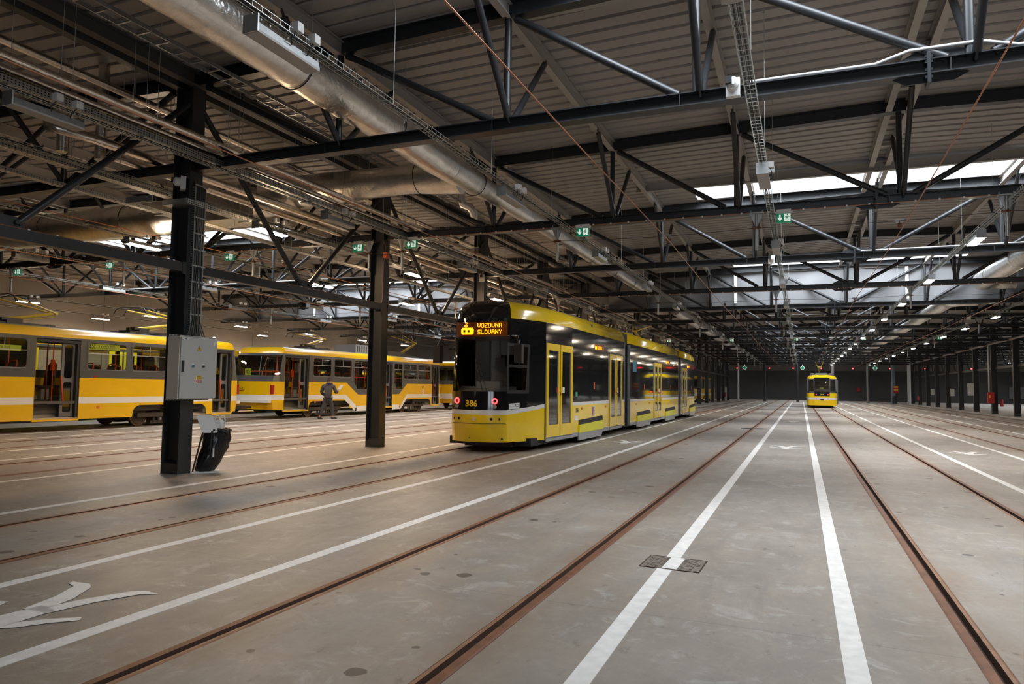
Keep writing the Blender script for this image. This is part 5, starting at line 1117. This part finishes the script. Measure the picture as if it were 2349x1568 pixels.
def modern_tram():
    xc = -6.86; off = (xc, 28.5, 0); W = 1.26
    t = empty('tram', off, 'modern articulated yellow tram with black front and amber destination display', 'tram')
    NOSE = [(1.14, 16.27, .10, 0), (.93, 15.55, .6, .35), (.69, 14.92, 1, 1), (.62, 14.855, 1, 1), (.54, 14.795, 1, 1), (.45, 14.745, 1, 1), (.36, 14.707, 1, 1), (.27, 14.678, 1, 1), (.18, 14.659, 1, 1), (.09, 14.649, 1, 1), (0, 14.645, 1, 1)]
    def section(P, ya, yb, front, name):
        n = len(P); kid = []
        zl = lambda w: [.24, .66 + .0 * w, 1.02 - .16 * w, 1.11 - .15 * w, 1.38, 2.45, 2.64, 3.00, 3.07]
        def pos(i, z, ins=0.0):
            x, y, w, l = P[i % n]; s = 1 if y < (ya + yb) / 2 else -1
            y += s * l * (.10 * max(0, z - 1.38) + .12 * max(0, .66 - z))
            if ins: x, y = inset_pt((x, y), ins, ya, yb)
            return (xc + x, y, z)
        low = MB(); blk = MB(); gl = MB(); cabw = {1: MB(), -1: MB()}
        for i in range(n):
            a = P[i]; b = P[(i + 1) % n]; za = zl(a[2]); zb_ = zl(b[2]); nosey = front and a[2] >= 1 and b[2] >= 1; cs = front and {round(a[2], 2), round(b[2], 2)} == {.6, 1}
            for j in range(8):
                q = [pos(i, za[j]), pos(i + 1, zb_[j]), pos(i + 1, zb_[j + 1]), pos(i, za[j + 1])]
                if j in (0, 1): low.add(q, [(0, 1, 2, 3)], 0, nosey)
                elif j == 2: low.add(q, [(0, 1, 2, 3)], 1, nosey)
                elif nosey and j in (4, 5, 6): gl.add(q, [(0, 1, 2, 3)], 0, True)
                elif cs and j == 4: cabw[1 if a[0] + b[0] > 0 else -1].add([pos(i, za[j], .01), pos(i + 1, zb_[j], .01), pos(i + 1, zb_[j + 1], .01), pos(i, za[j + 1], .01)], [(0, 1, 2, 3)])
                else: blk.add(q, [(0, 1, 2, 3)], 0 if (nosey or j != 4 and j != 3) else 1, nosey)
        s = low.obj('lower_panel', [M_yel, M_twhite], t, off, True); blk.obj('window_band', [M_tblack, M_tglass], t, off, True)
        if front: gl.obj('windscreen', M_shield, t, off, True)
        if front:
            for sg in (1, -1): w_ = cabw[sg].obj('cab_window', M_shield, t, off)
        rf = MB(); pr = [(3.07, 0), (3.16, .012), (3.28, .05), (3.38, .11), (3.46, .20), (3.50, .32), (3.51, .62)]
        for k, ((z0, d0), (z1, d1)) in enumerate(zip(pr[:-1], pr[1:])):
            for i in range(n):
                a = P[i]; b = P[(i + 1) % n]; nosey = a[2] >= 1 and b[2] >= 1
                rf.add([pos(i, z0, d0), pos(i + 1, z0, d0), pos(i + 1, z1, d1), pos(i, z1, d1)], [(0, 1, 2, 3)], 1 if nosey else (0 if k < 5 else 2), True)
        rf.add([pos(i, 3.51, .62) for i in range(n)], [tuple(range(n))], 2); rf.obj('roof', [M_yel, M_tblack, M_roof], t, off, True)
        u = MB(); u.box(xc - 1.05, xc + 1.05, ya + (.9 if front else .1), yb - .1, .12, .30); u.obj('underframe', M_black, t, off)
    A = [(W, 24.05, 0, 0), (W, 18.0, 0, 0)]
    P1 = A + NOSE + [(-x, y, w, l) for x, y, w, l in NOSE[-2::-1]] + [(-W, 18.0, 0, 0), (-W, 24.05, 0, 0)]
    P1 = P1[::-1]; P1 = P1
    section(P1, 14.645, 24.05, True, 'front')
    P2 = [(W, 24.85, 0, 0), (W, 35.55, 0, 0), (-W, 35.55, 0, 0), (-W, 24.85, 0, 0)]; section(P2, 24.85, 35.55, False, 'mid')
    P3 = [(W, 36.25, 0, 0), (W, 41.2, 0, 0), (1.14, 42.0, 0, 0), (.69, 42.9, 1, 1), (-.69, 42.9, 1, 1), (-1.14, 42.0, 0, 0), (-W, 41.2, 0, 0), (-W, 36.25, 0, 0)]; section(P3, 36.25, 42.9, False, 'rear')
    for y0, y1 in ((24.05, 24.85), (35.55, 36.25)):
        m = MB(); n = 8
        for i in range(n): a = y0 + (y1 - y0) * i / n; m.box(xc - 1.16, xc + 1.16, a + .01, a + (y1 - y0) / n - .01, .3, 3.40)
        m.box(xc - 1.12, xc + 1.12, y0, y1, .32, 3.36); m.obj('bellows', M_black, t, off)
        m = MB(); m.box(xc + 1.14, xc + 1.26, y0 + .0, y0 + .07, .2, 3.07); m.tube([(xc + 1.235, y1 - .12, .2), (xc + 1.235, y1 - .12, 3.02)], .07, 10); m.obj('bellows_edge', mat('bellows_trim_grey', (.16, .165, .17), .4), t, off)
    # doors
    def door(p0, p1):
        p0 = Vector((xc + p0[0], p0[1], 0)); p1 = Vector((xc + p1[0], p1[1], 0)); L = (p1 - p0).length; U = (p1 - p0).normalized(); V = Vector((0, 0, 1)); N = U.cross(V)
        O = p0 + N * .006
        m = MB(); m.prism(rect(-.03, L + .03, .24, 2.62), [], O, U, V, .004); d = m.obj('door', M_tblack, t, off)
        for k in (0, 1):
            u0 = 0 if k == 0 else L / 2 + .025; u1 = L / 2 - .025 if k == 0 else L
            f = MB(); f.prism(rect(u0, u1, .29, 2.57), [rect(u0 + .13, u1 - .10, .58, 2.40) if k == 0 else rect(u0 + .10, u1 - .13, .58, 2.40)], O + N * .004, U, V, .022); f.obj('door_leaf', M_yel, d, off)
            g = MB(); g.prism(rect(u0 + .08, u1 - .08, .53, 2.45), [], O + N * .0045, U, V, .003); g.obj('door_glass', M_tglass, d, off)
        b = MB(); b.tube([O + U * (L / 2) + N * .02 + V * 1.33, O + U * (L / 2) + N * .04 + V * 1.33], .04, 12); b.obj('door_button', M_redr, d, off)
        b = MB(); b.prism(rect(L / 2 + .18, L / 2 + .32, 1.36, 1.5), [], O + N * .009, U, V, .002, 0); b.prism(rect(L / 2 - .2, L / 2 - .1, 1.36, 1.5), [], O + N * .009, U, V, .002, 1); b.obj('door_sticker', [M_white, M_red], d, off)
        s = MB(); s.prism(rect(0, L, .19, .255), [], O + N * .0, U, V, .02); s.obj('door_sill', M_tsilver, d, off)
    door((1.14, 16.27), (1.26, 18.0)); door((W, 21.97), (W, 23.62)); door((W, 29.32), (W, 30.92)); door((W, 36.75), (W, 38.33))
    # skirt trim, bogie covers, lamps, stickers on the visible side
    X = xc + W; U = (0, 1, 0); V = (0, 0, 1)
    for y0, y1 in ((18.62, 21.15), (26.0, 28.6), (31.9, 34.5), (39.2, 41.3)):
        m = MB(); m.prism([(y0, .44), (y1 + .05, .44), (y1, .67), (y0 + .03, .62)], [], (X + .002, 0, 0), U, V, .003); m.obj('bogie_recess_shade', M_black, t, off)  # flat black plate paints the shade of the opening above the cover
        m = MB(); m.prism([(y0 - .03, .28), (y1 - .0, .28), (y1 - .02, .53), (y0, .49)], [], (X - .01, 0, 0), U, V, .055, 0); m.prism([(y0 - .02, .08), (y1 - .28, .08), (y1 - .0, .28), (y0 - .03, .28)], [], (X - .01, 0, 0), U, V, .05, 1); c = m.obj('bogie_cover', [M_yelf, M_tsilver], t, off); c['label'] = 'greenish yellow bogie cover with silver lower edge'
    for y0, y1 in ((18.05, 18.6), (21.2, 21.93), (24.87, 25.98), (28.62, 29.28), (30.95, 31.88), (34.52, 35.54), (38.36, 39.18)):
        m = MB(); m.box(X - .02, X + .008, y0, y1, .19, .30); m.obj('skirt_trim', M_tsilver, t, off)
    for yy in (20.75, 24.0 + 8.6, 39.0):
        m = MB(); m.prism(rect(yy - .55, yy + .55, 2.60, 2.80), [], (X + .001, 0, 0), U, V, .003, 0); dots(m, '#', .0155, (X + .006, yy - .5, 2.63), U, V, 1, fill=.95); dots(m, 'SLOVANY', .0125, (X + .006, yy - .24, 2.65), U, V, 1); d = m.obj('side_display', [M_led, M_amber], t, off); d['label'] = 'amber side destination display'
    m = MB()
    for yy in (20.2, 27.4, 33.4, 40.1): m.prism(rect(yy - .05, yy + .05, 1.46, 1.66), [], (X + .001, 0, 0), U, V, .004)
    m.obj('side_marker', M_orange, t, off)
    m = MB()
    for yy in (18.95, 21.5, 25.9, 28.4, 33.4, 38.9): m.tube([(X, yy, .93), (X + .012, yy, .93)], .035, 10)
    m.obj('side_reflector', mat('amber_reflector', (.6, .16, .03), .35), t, off)
    m = MB(); m.prism([(19.95, .98), (20.25, .98), (20.25, .72), (20.1, .62), (19.95, .72)], [], (X + .001, 0, 0), U, V, .003, 0); m.prism([(19.99, .95), (20.1, .95), (20.1, .67), (19.99, .74)], [], (X + .005, 0, 0), U, V, .001, 1); m.prism(rect(20.12, 20.22, .82, .95), [], (X + .005, 0, 0), U, V, .001, 2); m.obj('crest', [M_white, M_red, M_sky_blue], t, off)
    m = MB(); m.prism(rect(18.3, 18.6, .62, .74), [], (X + .001, 0, 0), U, V, .002, 0); text_into(m, '386', .17, (X + .001, 18.5, .88), U, V, .003, 1, bold=.003); m.obj('sticker', [M_white, M_ink], t, off)
    m = MB(); m.prism(rect(18.35, 18.52, 1.26, 1.38), [], (X + .001, 0, 0), U, V, .003, 0); m.obj('green_sticker', mat('green_sticker', (.06, .36, .20), .4), t, off)
    m = MB(); m.prism(rect(25.35, 25.95, 2.1, 2.5), [], (X + .001, 0, 0), U, V, .002, 0); m.obj('blue_notice', mat('cyan_notice', (.03, .28, .42), .4), t, off)
    # cab side panel details
    p0 = Vector((xc + .69, 14.92, 0)); p1 = Vector((xc + .93, 15.55, 0)); Ud = (p1 - p0).normalized(); Nn = Ud.cross(Vector(V)); L = (p1 - p0).length
    m = MB(); m.prism(rect(-.02, L + .06, 1.34, 2.49), [[(.05, 1.42), (L - .06, 1.42), (L - .01, 1.94), (.03, 1.94)], [(.03, 2.0), (L - .01, 2.0), (L, 2.43), (.05, 2.43)]], p0 + Nn * .004, Ud, V, .012); m.prism(rect(L * .55, L * .55 + .02, 2.0, 2.43), [], p0 + Nn * .004, Ud, V, .01); m.obj('cab_window_frame', M_blackp, t, off)
    m = MB(); m.prism([(.06, .98), (.42, 1.0), (.42, 1.13), (.06, 1.11)], [], p0 + Nn * .005, Ud, V, .003, 0); m.prism(rrect(.28, .40, 1.045, 1.10, .012), [[(q[0], q[1]) for q in rrect(.292, .388, 1.057, 1.088, .008)]], p0 + Nn * .009, Ud, V, .001, 1); m.prism(rect(.09, .25, 1.05, 1.065), [], p0 + Nn * .009, Ud, V, .001, 1); m.obj('maker_sticker', [M_white, M_ink], t, off)
    # front details
    F = lambda x: 14.645 + (abs(x) * .09 if abs(x) < .22 else .02 + (abs(x) - .22) * .326 if abs(x) < .45 else .095 + (abs(x) - .45) * .75)
    for s in (-1, 1):
        x = s * .47; yy = F(x) - .005
        l = MB(); pts = [(xc + x + .055 * math.cos(R(a)), yy - .012, 1.165 + .055 * math.sin(R(a))) for a in range(0, 360, 20)]; l.tube(pts, .017, 8, closed=True); l.obj('tail_lamp', M_red2, t, off)
        l = MB(); l.tube([(xc + x, yy, 1.04), (xc + x, yy - .02, 1.04)], .045, 14); l.obj('reversing_lamp', M_tsilver, t, off)
        for dx in (.40, .55):
            l = MB(); xx = s * dx; l.tube([(xc + xx, F(xx), .76), (xc + xx, F(xx) - .015, .76)], .032, 12); l.obj('parking_sensor', M_blackp, t, off)  # small black parking sensors on the lower nose panel
    m = MB(); text_into(m, '386', .20, (xc - .06, 14.64, 1.10), (1, 0, 0), V, .01, 0, bold=.006); k = m.obj('fleet_number', M_inky, t, off); k['label'] = 'yellow number 386'
    m = MB(); m.tube([(xc, 14.65, .76), (xc, 14.63, .76)], .045, 14); m.obj('front_badge', mat('badge_cream', (.6, .55, .35), .4), t, off)
    m = MB(); m.box(xc - .70, xc + .70, 14.66, 14.66 + .002, .0, .0)
    m = MB(); m.prism([(-.04, 0), (.04, 0), (.015, .05), (-.015, .05)], [], (xc - .1, 14.70, .32), (1, 0, 0), V, .01); m.prism([(-.03, 0), (.03, 0), (.01, .05), (-.01, .05)], [], (xc + .62, 14.84, .30), (1, 0, 0), V, .01); m.obj('jacking_mark', M_ink, t, off)
    m = MB(); m.tube([(xc - .66, 14.885, .66), (xc - .45, 14.73, .66), (xc - .22, 14.655, .66), (xc, 14.636, .66), (xc + .22, 14.655, .66), (xc + .45, 14.73, .66), (xc + .68, 14.90, .66)], .006, 6); m.obj('panel_gap', M_ink, t, off)
    m = MB(); m.box(xc - .55, xc + .62, 15.35, 16.6, .10, .24); m.obj('front_guard', M_blackp, t, off)
    for s in (-1, 1):
        b = MB(); b.box(xc + s * 1.02 - .09, xc + s * 1.02 + .09, 14.72, 14.86, 2.02, 2.44); mm = b.obj('mirror', M_blackp, t, off); a = MB(); a.tube([(xc + s * .78, 15.12, 2.62), (xc + s * .95, 14.85, 2.62), (xc + s * 1.02, 14.80, 2.44)], .03, 8); a.obj('mirror_arm', M_blackp, mm, off)
    m = MB(); m.tube([(xc + .22, 14.63, 1.39), (xc + .05, 14.66, 1.9), (xc + .0, 14.68, 2.1)], .010, 6); m.tube([(xc + .3, 14.66, 1.39), (xc + .12, 14.68, 1.9), (xc + .02, 14.70, 2.05)], .009, 6); m.obj('wiper', M_blackp, t, off)
    # destination display and cab
    m = MB(); m.box(xc - .66, xc + .62, 15.03, 15.08, 2.66, 2.99); d = m.obj('destination_display', M_led, t, off); d['label'] = 'amber destination display with tram symbol and two words'
    m = MB(); dots(m, '#', .027, (xc - .54, 15.025, 2.70), (1, 0, 0), V, fill=.95); dots(m, 'VOZOVNA', .0150, (xc - .12, 15.025, 2.855), (1, 0, 0), V, bold=True, fill=.8); dots(m, 'SLOVANY', .0150, (xc - .12, 15.025, 2.705), (1, 0, 0), V, bold=True, fill=.8); m.tube([(xc - .42, 15.024, 2.94), (xc - .36, 15.024, 2.97), (xc - .42, 15.024, 2.985)], .006, 5); m.obj('display_text', M_amber, d, off)
    m = MB(); m.box(xc - .75, xc + .75, 15.1, 16.7, .86, .90); m.obj('cab_floor', M_floorin, t, off)
    m = MB(); m.add([(xc - .62, 15.05, .9), (xc + .62, 15.05, .9), (xc + .62, 15.05, 1.36), (xc - .62, 15.05, 1.36), (xc - .70, 15.45, .9), (xc + .70, 15.45, .9), (xc + .70, 15.45, 1.50), (xc - .70, 15.45, 1.50)], [(0, 1, 2, 3), (3, 2, 6, 7), (4, 7, 6, 5), (1, 5, 6, 2), (0, 3, 7, 4)]); m.box(xc - .25, xc + .35, 15.30, 15.46, 1.45, 1.62); m.obj('dashboard', mat('dash_grey', (.22, .22, .22), .5), t, off)
    m = MB(); m.box(xc - .95, xc - .25, 16.72, 16.75, .9, 2.7, 0); m.box(xc + .35, xc + .95, 16.72, 16.75, .9, 2.7, 0); m.box(xc - .27, xc + .37, 16.72, 16.74, 2.3, 2.7, 0); m.box(xc - .55, xc - .5, 16.70, 16.72, .9, 2.7, 1); m.obj('cab_rear_wall', [M_wood, M_blackp], t, off)
    m = MB(); m.box(xc - .22, xc + .22, 16.1, 16.22, 1.3, 2.0); m.box(xc - .24, xc + .24, 15.75, 16.2, 1.25, 1.35); m.box(xc - .13, xc + .13, 16.1, 16.2, 2.0, 2.2); m.obj('driver_seat', M_seat, t, off)
    m = MB(); m.box(xc - .8, xc + .8, 15.1, 16.7, 2.66, 2.68); m.obj('cab_ceiling', M_int, t, off)
    for q in ((19.0, 20.9), (26.4, 28.3), (32.3, 34.2), (39.4, 41.2)): bogie(t, off, q, .29)
    pantograph(t, off, 33.2, 31.4, 3.58, 4.05, 33.0, 4.45, xc)
    m = MB(); m.box(xc - .8, xc + .8, 18.5, 22.5, 3.5, 3.56); m.box(xc - .7, xc + .7, 26, 30, 3.5, 3.62); m.obj('roof_unit', M_roof, t, off)
    m = MB(); m.box(X - .045, X - .03, 20.0, 20.12, 3.26, 3.34); m.box(X - .045, X - .03, 31.3, 31.42, 3.26, 3.34); m.obj('roof_vent', M_ink, t, off)
    return t
modern_tram()

def far_tram():
    xc, ya, yb = 1.70, 68.6, 83.5; off = (xc, ya + 7, 0); W = 1.22
    t = empty('tram', off, 'small distant yellow tram seen end-on with a tall dark windscreen and raised pantograph', 'tram')
    half = [(1.22, .7), (1.17, .35), (1.02, .14), (.62, .03), (.3, .01), (0, 0)]
    P = [(W, yb, 0)] + [(x, ya + d, 1 if x < 1.2 else 0) for x, d in half] + [(-x, ya + d, 1 if x < 1.2 else 0) for x, d in half[-2::-1]] + [(-W, yb, 0)]
    ZL = [.23, .73, .91, 1.05, 1.31, 1.45, 2.50, 2.58]; n = len(P)
    def pos(i, z, ins=0.0):
        x, y, w = P[i]; y += w * .12 * max(0, z - 1.3)
        if ins: x, y = inset_pt((x, y), ins, ya, yb)
        return (xc + x, y, z)
    b = MB(); g = MB(); gs = MB(); pr = [(2.58, 0), (2.70, .03), (2.80, .12), (2.88, .28), (2.94, .55)]
    for i in range(n - 1):
        mx_ = abs(P[i][0] + P[i + 1][0]) / 2; mask = mx_ < .62 and P[i][2]
        for j in range(7):
            q = [pos(i + 1, ZL[j]), pos(i, ZL[j]), pos(i, ZL[j + 1]), pos(i + 1, ZL[j + 1])]
            if mask and j == 5 or mask and j == 6: g.add(q, [(0, 1, 2, 3)])
            elif j == 5 and (mx_ < 1.2 or True): gs.add(q, [(0, 1, 2, 3)])
            else: b.add(q, [(0, 1, 2, 3)], 3 if mask and j in (3, 4) else [0, 1, 0, 0, 2, 2, 2][j])
        for (z0, d0), (z1, d1) in zip(pr[:-1], pr[1:]):
            q = [pos(i + 1, z0, d0), pos(i, z0, d0), pos(i, z1, d1), pos(i + 1, z1, d1)]
            if mask and z0 < 2.65: g.add(q, [(0, 1, 2, 3)])
            else: b.add(q, [(0, 1, 2, 3)], 0, True)
    b.add([pos(i, 2.94, .55) for i in range(n)], [tuple(range(n))], 4)
    b.obj('body_shell', [M_yel, M_twhite, M_tgrey, M_tblack, M_roof], t, off); g.obj('windscreen', M_shield, t, off); gs.obj('side_windows', M_win, t, off)
    m = MB()
    for s in (-1, 1): m.box(xc + s * .64 - .035, xc + s * .64 + .035, ya + .1, ya + .16, 1.35, 2.62); m.box(xc + s * 1.14 - .05, xc + s * 1.14 + .05, ya + .3, ya + .5, 1.45, 2.55)
    m.obj('window_pillar', M_tgrey, t, off)
    m = MB(); m.box(xc - .55, xc + .55, ya + .2, ya + .6, 1.3, 1.68, 0); m.box(xc - .55, xc + .55, ya + .45, ya + .5, 1.98, 2.04, 0); m.box(xc - .14, xc + .14, ya + .3, ya + .34, 1.68, 1.8, 1); m.obj('rear_shelf', [mat('pale_green_panel', (.42, .48, .45), .5), M_disp], t, off)
    m = MB(); text_into(m, '354', .17, (xc, ya - .008, 1.18), (1, 0, 0), (0, 0, 1), .006, 0, bold=.006); m.obj('fleet_number', M_inky, t, off)
    for s in (-1, 1):
        m = MB(); m.tube([(xc + s * .47, ya + .03, 1.18), (xc + s * .47, ya - .01, 1.18)], .05, 10); m.obj('tail_lamp', M_red2, t, off)
        m = MB(); m.box(xc + s * .47 - .03, xc + s * .47 + .03, ya - .0, ya + .04, .80, .86); m.obj('reflector', M_redr, t, off)
    m = MB(); m.box(xc - .15, xc + .15, ya - .03, ya + .05, .72, .80); m.obj('coupler_cover', M_blackp, t, off)
    m = MB(); m.box(xc - .9, xc + .9, ya + .6, yb, .10, .3); m.obj('underframe', M_black, t, off)
    m = MB(); m.box(xc - 1.1, xc + 1.1, ya + .5, yb - .1, .3, .4); m.box(xc - 1.0, xc + 1.0, ya + 4, ya + 4.05, .4, 2.4); m.obj('saloon_floor', M_int, t, off)
    m = MB(); m.box(xc - .9, xc - .6, ya + .6, yb - 1, 2.94, 3.08); m.box(xc + .6, xc + .9, ya + .6, yb - 1, 2.94, 3.08); m.box(xc - .5, xc + .5, ya + 1.5, ya + 4.5, 2.94, 3.12); m.obj('roof_unit', M_roof, t, off)
    m = MB(); m.box(xc + 1.22, xc + 1.30, ya + 1.2, ya + 1.9, .3, 2.5, 0); m.box(xc + 1.34, xc + 1.40, ya + 2.4, ya + 2.5, .35, 2.5, 0); m.box(xc + 1.30, xc + 1.31, ya + 1.25, ya + 1.85, .6, 2.4, 1); d = m.obj('open_door', [mat('door_grey', (.135, .137, .14), .4), M_win], t, off)
    m = MB(); m.box(xc - 1.36, xc - 1.24, ya + .5, ya + .7, 1.9, 2.35); m.obj('mirror', M_blackp, t, off)
    bogie(t, off, (ya + 2.2, ya + 4.1), .3); bogie(t, off, (ya + 10, ya + 11.9), .3)
    p = MB(); p.box(xc - .3, xc + .3, ya + 3.4, ya + 4.4, 3.10, 3.16); base = p.obj('pantograph', M_blackp, t, off)
    a = MB(); a.tube([(xc - .12, ya + 4.2, 3.1), (xc - .12, ya + 3.4, 3.72)], .075, 8); a.tube([(xc - .28, ya + 3.4, 3.70), (xc + .04, ya + 3.4, 3.70)], .05, 8); a.tube([(xc - .26, ya + 3.4, 3.72), (xc - .46, ya + 4.0, 4.2)], .03, 8); a.tube([(xc + .02, ya + 3.4, 3.72), (xc + .22, ya + 4.0, 4.2)], .03, 8); a.obj('arm', M_panty, base, off)
    a = MB(); a.tube([(xc - .75, ya + 4, 4.1), (xc - .5, ya + 4, 4.32), (xc + .26, ya + 4, 4.32), (xc + .52, ya + 4, 4.1)], .02, 6); a.obj('collector_head', M_blackp, base, off)
far_tram()

# ------------------------------------------------------------------ person
def build_person():
    from mathutils import Quaternion
    def skin(name, verts, edges, radii, m, parent, sub=2, root=0):
        me = bpy.data.meshes.new(name); me.from_pydata(verts, edges, []); me.update()
        o = bpy.data.objects.new(name, me); COL.objects.link(o)
        md = o.modifiers.new('skin', 'SKIN'); md.use_smooth_shade = True
        for i, r in enumerate(radii):
            v = me.skin_vertices[0].data[i]; v.radius = r if isinstance(r, tuple) else (r, r); v.use_root = (i == root)
        s = o.modifiers.new('sub', 'SUBSURF'); s.levels = sub; s.render_levels = sub
        dg = bpy.context.evaluated_depsgraph_get(); nm = bpy.data.meshes.new_from_object(o.evaluated_get(dg))
        bpy.data.objects.remove(o); nm.name = name; nm.materials.clear(); nm.materials.append(m)
        for p in nm.polygons: p.use_smooth = True
        ob = bpy.data.objects.new(name, nm); COL.objects.link(ob); ob.parent = parent; return ob
    t = empty('person', (-18.74, 25.3, 0), 'person in dark jacket and knitted hat walking past a tram, reading a white sheet', 'person')
    t.rotation_euler.z = R(28)
    # local frame: +X to the walker's right, +Y ahead; head turned right, stride towards +X/+Y
    H = (0, 0, .94)
    V = [H, (.01, .0, 1.10), (.02, .01, 1.28), (.03, .02, 1.42), (.035, .03, 1.49), (.05, .05, 1.57), (.06, .06, 1.66), (.06, .055, 1.71),
         (-.10, .0, .90), (-.17, -.05, .50), (-.30, -.16, .12), (-.31, -.14, .05), (-.24, -.05, .035),
         (.10, .0, .90), (.18, .06, .50), (.22, .02, .10), (.24, .04, .05), (.33, .10, .035),
         (-.17, .02, 1.40), (-.26, .03, 1.12), (-.14, .20, 1.00), (-.02, .30, 1.06),
         (.22, .03, 1.40), (.31, .06, 1.14), (.36, .24, 1.16), (.37, .32, 1.22)]
    E = [(0, 1), (1, 2), (2, 3), (3, 4), (4, 5), (5, 6), (6, 7), (0, 8), (8, 9), (9, 10), (10, 11), (11, 12), (0, 13), (13, 14), (14, 15), (15, 16), (16, 17), (3, 18), (18, 19), (19, 20), (20, 21), (3, 22), (22, 23), (23, 24), (24, 25)]
    Rr = [(.15, .115), (.15, .11), (.155, .11), (.12, .09), .055, .075, (.085, .10), (.06, .07), .085, .062, .042, .040, .03, .085, .062, .042, .040, .03, .055, .042, .034, .03, .055, .042, .034, .03]
    skin('body', V, E, Rr, M_skin, t)
    skin('jacket', [(0, -.005, .83), (.005, -.005, 1.02), (.015, 0, 1.24), (.03, .01, 1.41), (.035, .02, 1.50), (-.19, .01, 1.40), (-.28, .03, 1.13), (-.16, .19, 1.01), (-.06, .27, 1.04), (.24, .02, 1.40), (.33, .05, 1.14), (.365, .20, 1.15), (.37, .27, 1.19)],
         [(0, 1), (1, 2), (2, 3), (3, 4), (3, 5), (5, 6), (6, 7), (7, 8), (3, 9), (9, 10), (10, 11), (11, 12)], [(.235, .17), (.235, .17), (.235, .17), (.18, .14), (.09, .085), .095, .078, .062, .055, .085, .078, .062, .055], M_cloth, t)
    skin('hood', [(-.10, -.07, 1.40), (.02, -.12, 1.38), (.14, -.06, 1.41), (.12, .0, 1.47), (-.06, .0, 1.47)], [(0, 1), (1, 2), (2, 3), (0, 4)], [.06, .07, .06, .05, .05], M_cloth, t, 2, 1)
    skin('trousers', [(0, 0, .96), (-.10, .0, .86), (-.165, -.05, .50), (-.29, -.15, .13), (.10, .0, .86), (.18, .055, .50), (.225, .025, .12)], [(0, 1), (1, 2), (2, 3), (0, 4), (4, 5), (5, 6)], [(.175, .135), .108, .092, .078, .108, .092, .080], M_trs, t)
    m = MB()
    def shoe(x, y, a, pitch):
        rot = Matrix.Rotation(a, 4, 'Z') @ Matrix.Rotation(pitch, 4, 'X'); n = 16; rg = []
        for z, s in ((.0, 1.0), (.03, 1.02), (.07, .85), (.10, .5)):
            rg.append([rot @ Vector((.052 * s * math.cos(2 * math.pi * i / n), .05 + (.14 * s * math.sin(2 * math.pi * i / n)) - (.05 if z > .06 else 0), z)) + Vector((x, y, 0.004)) for i in range(n)])
        vs = [p for r_ in rg for p in r_]
        m.add(vs, [(j * n + i, j * n + (i + 1) % n, (j + 1) * n + (i + 1) % n, (j + 1) * n + i) for j in range(3) for i in range(n)], 0, True); m.add(rg[0], [tuple(range(n - 1, -1, -1))]); m.add(rg[-1], [tuple(range(n))])
    shoe(-.30, -.14, R(-40), R(-8)); shoe(.25, .04, R(-50), R(6)); m.obj('shoes', M_black, t)
    m = MB(); n = 18; rg = []
    for z, r in ((1.60, .102), (1.66, .112), (1.71, .106), (1.755, .08), (1.785, .035)): rg.append([(.058 + r * .92 * math.cos(2 * math.pi * i / n), .052 + r * math.sin(2 * math.pi * i / n), z + .02 * math.sin(2 * math.pi * i / n + 2.6)) for i in range(n)])
    vs = [p for r_ in rg for p in r_]; m.add(vs, [(j * n + i, j * n + (i + 1) % n, (j + 1) * n + (i + 1) % n, (j + 1) * n + i) for j in range(4) for i in range(n)], 0, True); m.add(rg[-1], [tuple(range(n))]); m.obj('hat', M_hat, t)
    m = MB(); m.tube([(.05 + .105 * math.cos(R(a)), .035 + .095 * math.sin(R(a)), 1.505 + .012 * math.sin(R(a * 2))) for a in range(0, 360, 24)], .042, 10, closed=True); m.obj('scarf', M_black, t)
    # face turned right: nose, brow, mouth, ear; hand with fingers
    m = MB(); fd = Vector((.75, .66, 0)); c = Vector((.06, .055, 1.60)); m.tube([c + fd * .085 + Vector((0, 0, .035)), c + fd * .112, c + fd * .088 + Vector((0, 0, -.012))], [.012, .018, .012], 8)
    m.obj('nose', M_skin, t)
    m = MB(); sd = Vector((-fd.y, fd.x, 0))
    for s in (-1, 1): m.tube([c + fd * .088 + sd * .032 * s + Vector((0, 0, .03)), c + fd * .094 + sd * .032 * s + Vector((0, 0, .03))], .011, 8)
    m.bar(c + fd * .09 - sd * .025 + Vector((0, 0, -.045)), c + fd * .09 + sd * .025 + Vector((0, 0, -.045)), .008, .008); m.obj('eyes_and_mouth', M_ink, t)
    m = MB()
    for s in (-1, 1): m.tube([c + sd * .098 * s + Vector((0, 0, .0)), c + sd * .104 * s + Vector((0, 0, .03))], [.018, .02], 8)
    m.obj('ears', M_skin, t)
    m = MB()
    for bx, by, bz, dirx in ((.37, .32, 1.22, 1), (-.02, .30, 1.06, 1)):
        b = Vector((bx, by, bz))
        m.tube([b + Vector((0, -.03, -.02)), b + Vector((0, .03, .01)), b + Vector((0, .06, .02))], [.03, .038, .03], 10)
        for f_ in range(4):
            q = b + Vector(((f_ - 1.5) * .019, .07, .025)); L = (.06, .07, .066, .052)[f_]
            m.tube([q, q + Vector((0, L * .5, .012)), q + Vector((0, L * .8, -.008))], [.0095, .009, .0075], 8)
        q = b + Vector((.035, .03, .02)); m.tube([q, q + Vector((.02, .03, .02)), q + Vector((.012, .06, .03))], [.011, .010, .008], 8)
    m.obj('hands', M_skin, t)
    p = MB(); p.prism(rect(-.10, .11, 0, .29), [], (.37, .40, 1.22), (.75, -.66, 0), (.42, .48, .77), .001); o = p.obj('paper_sheet', M_paper, None); o.rotation_euler.z = R(28); o.location = (-18.74, 25.3, 0)
    tag(o, 'white sheet of paper held up by the walking person', 'paper')
build_person()
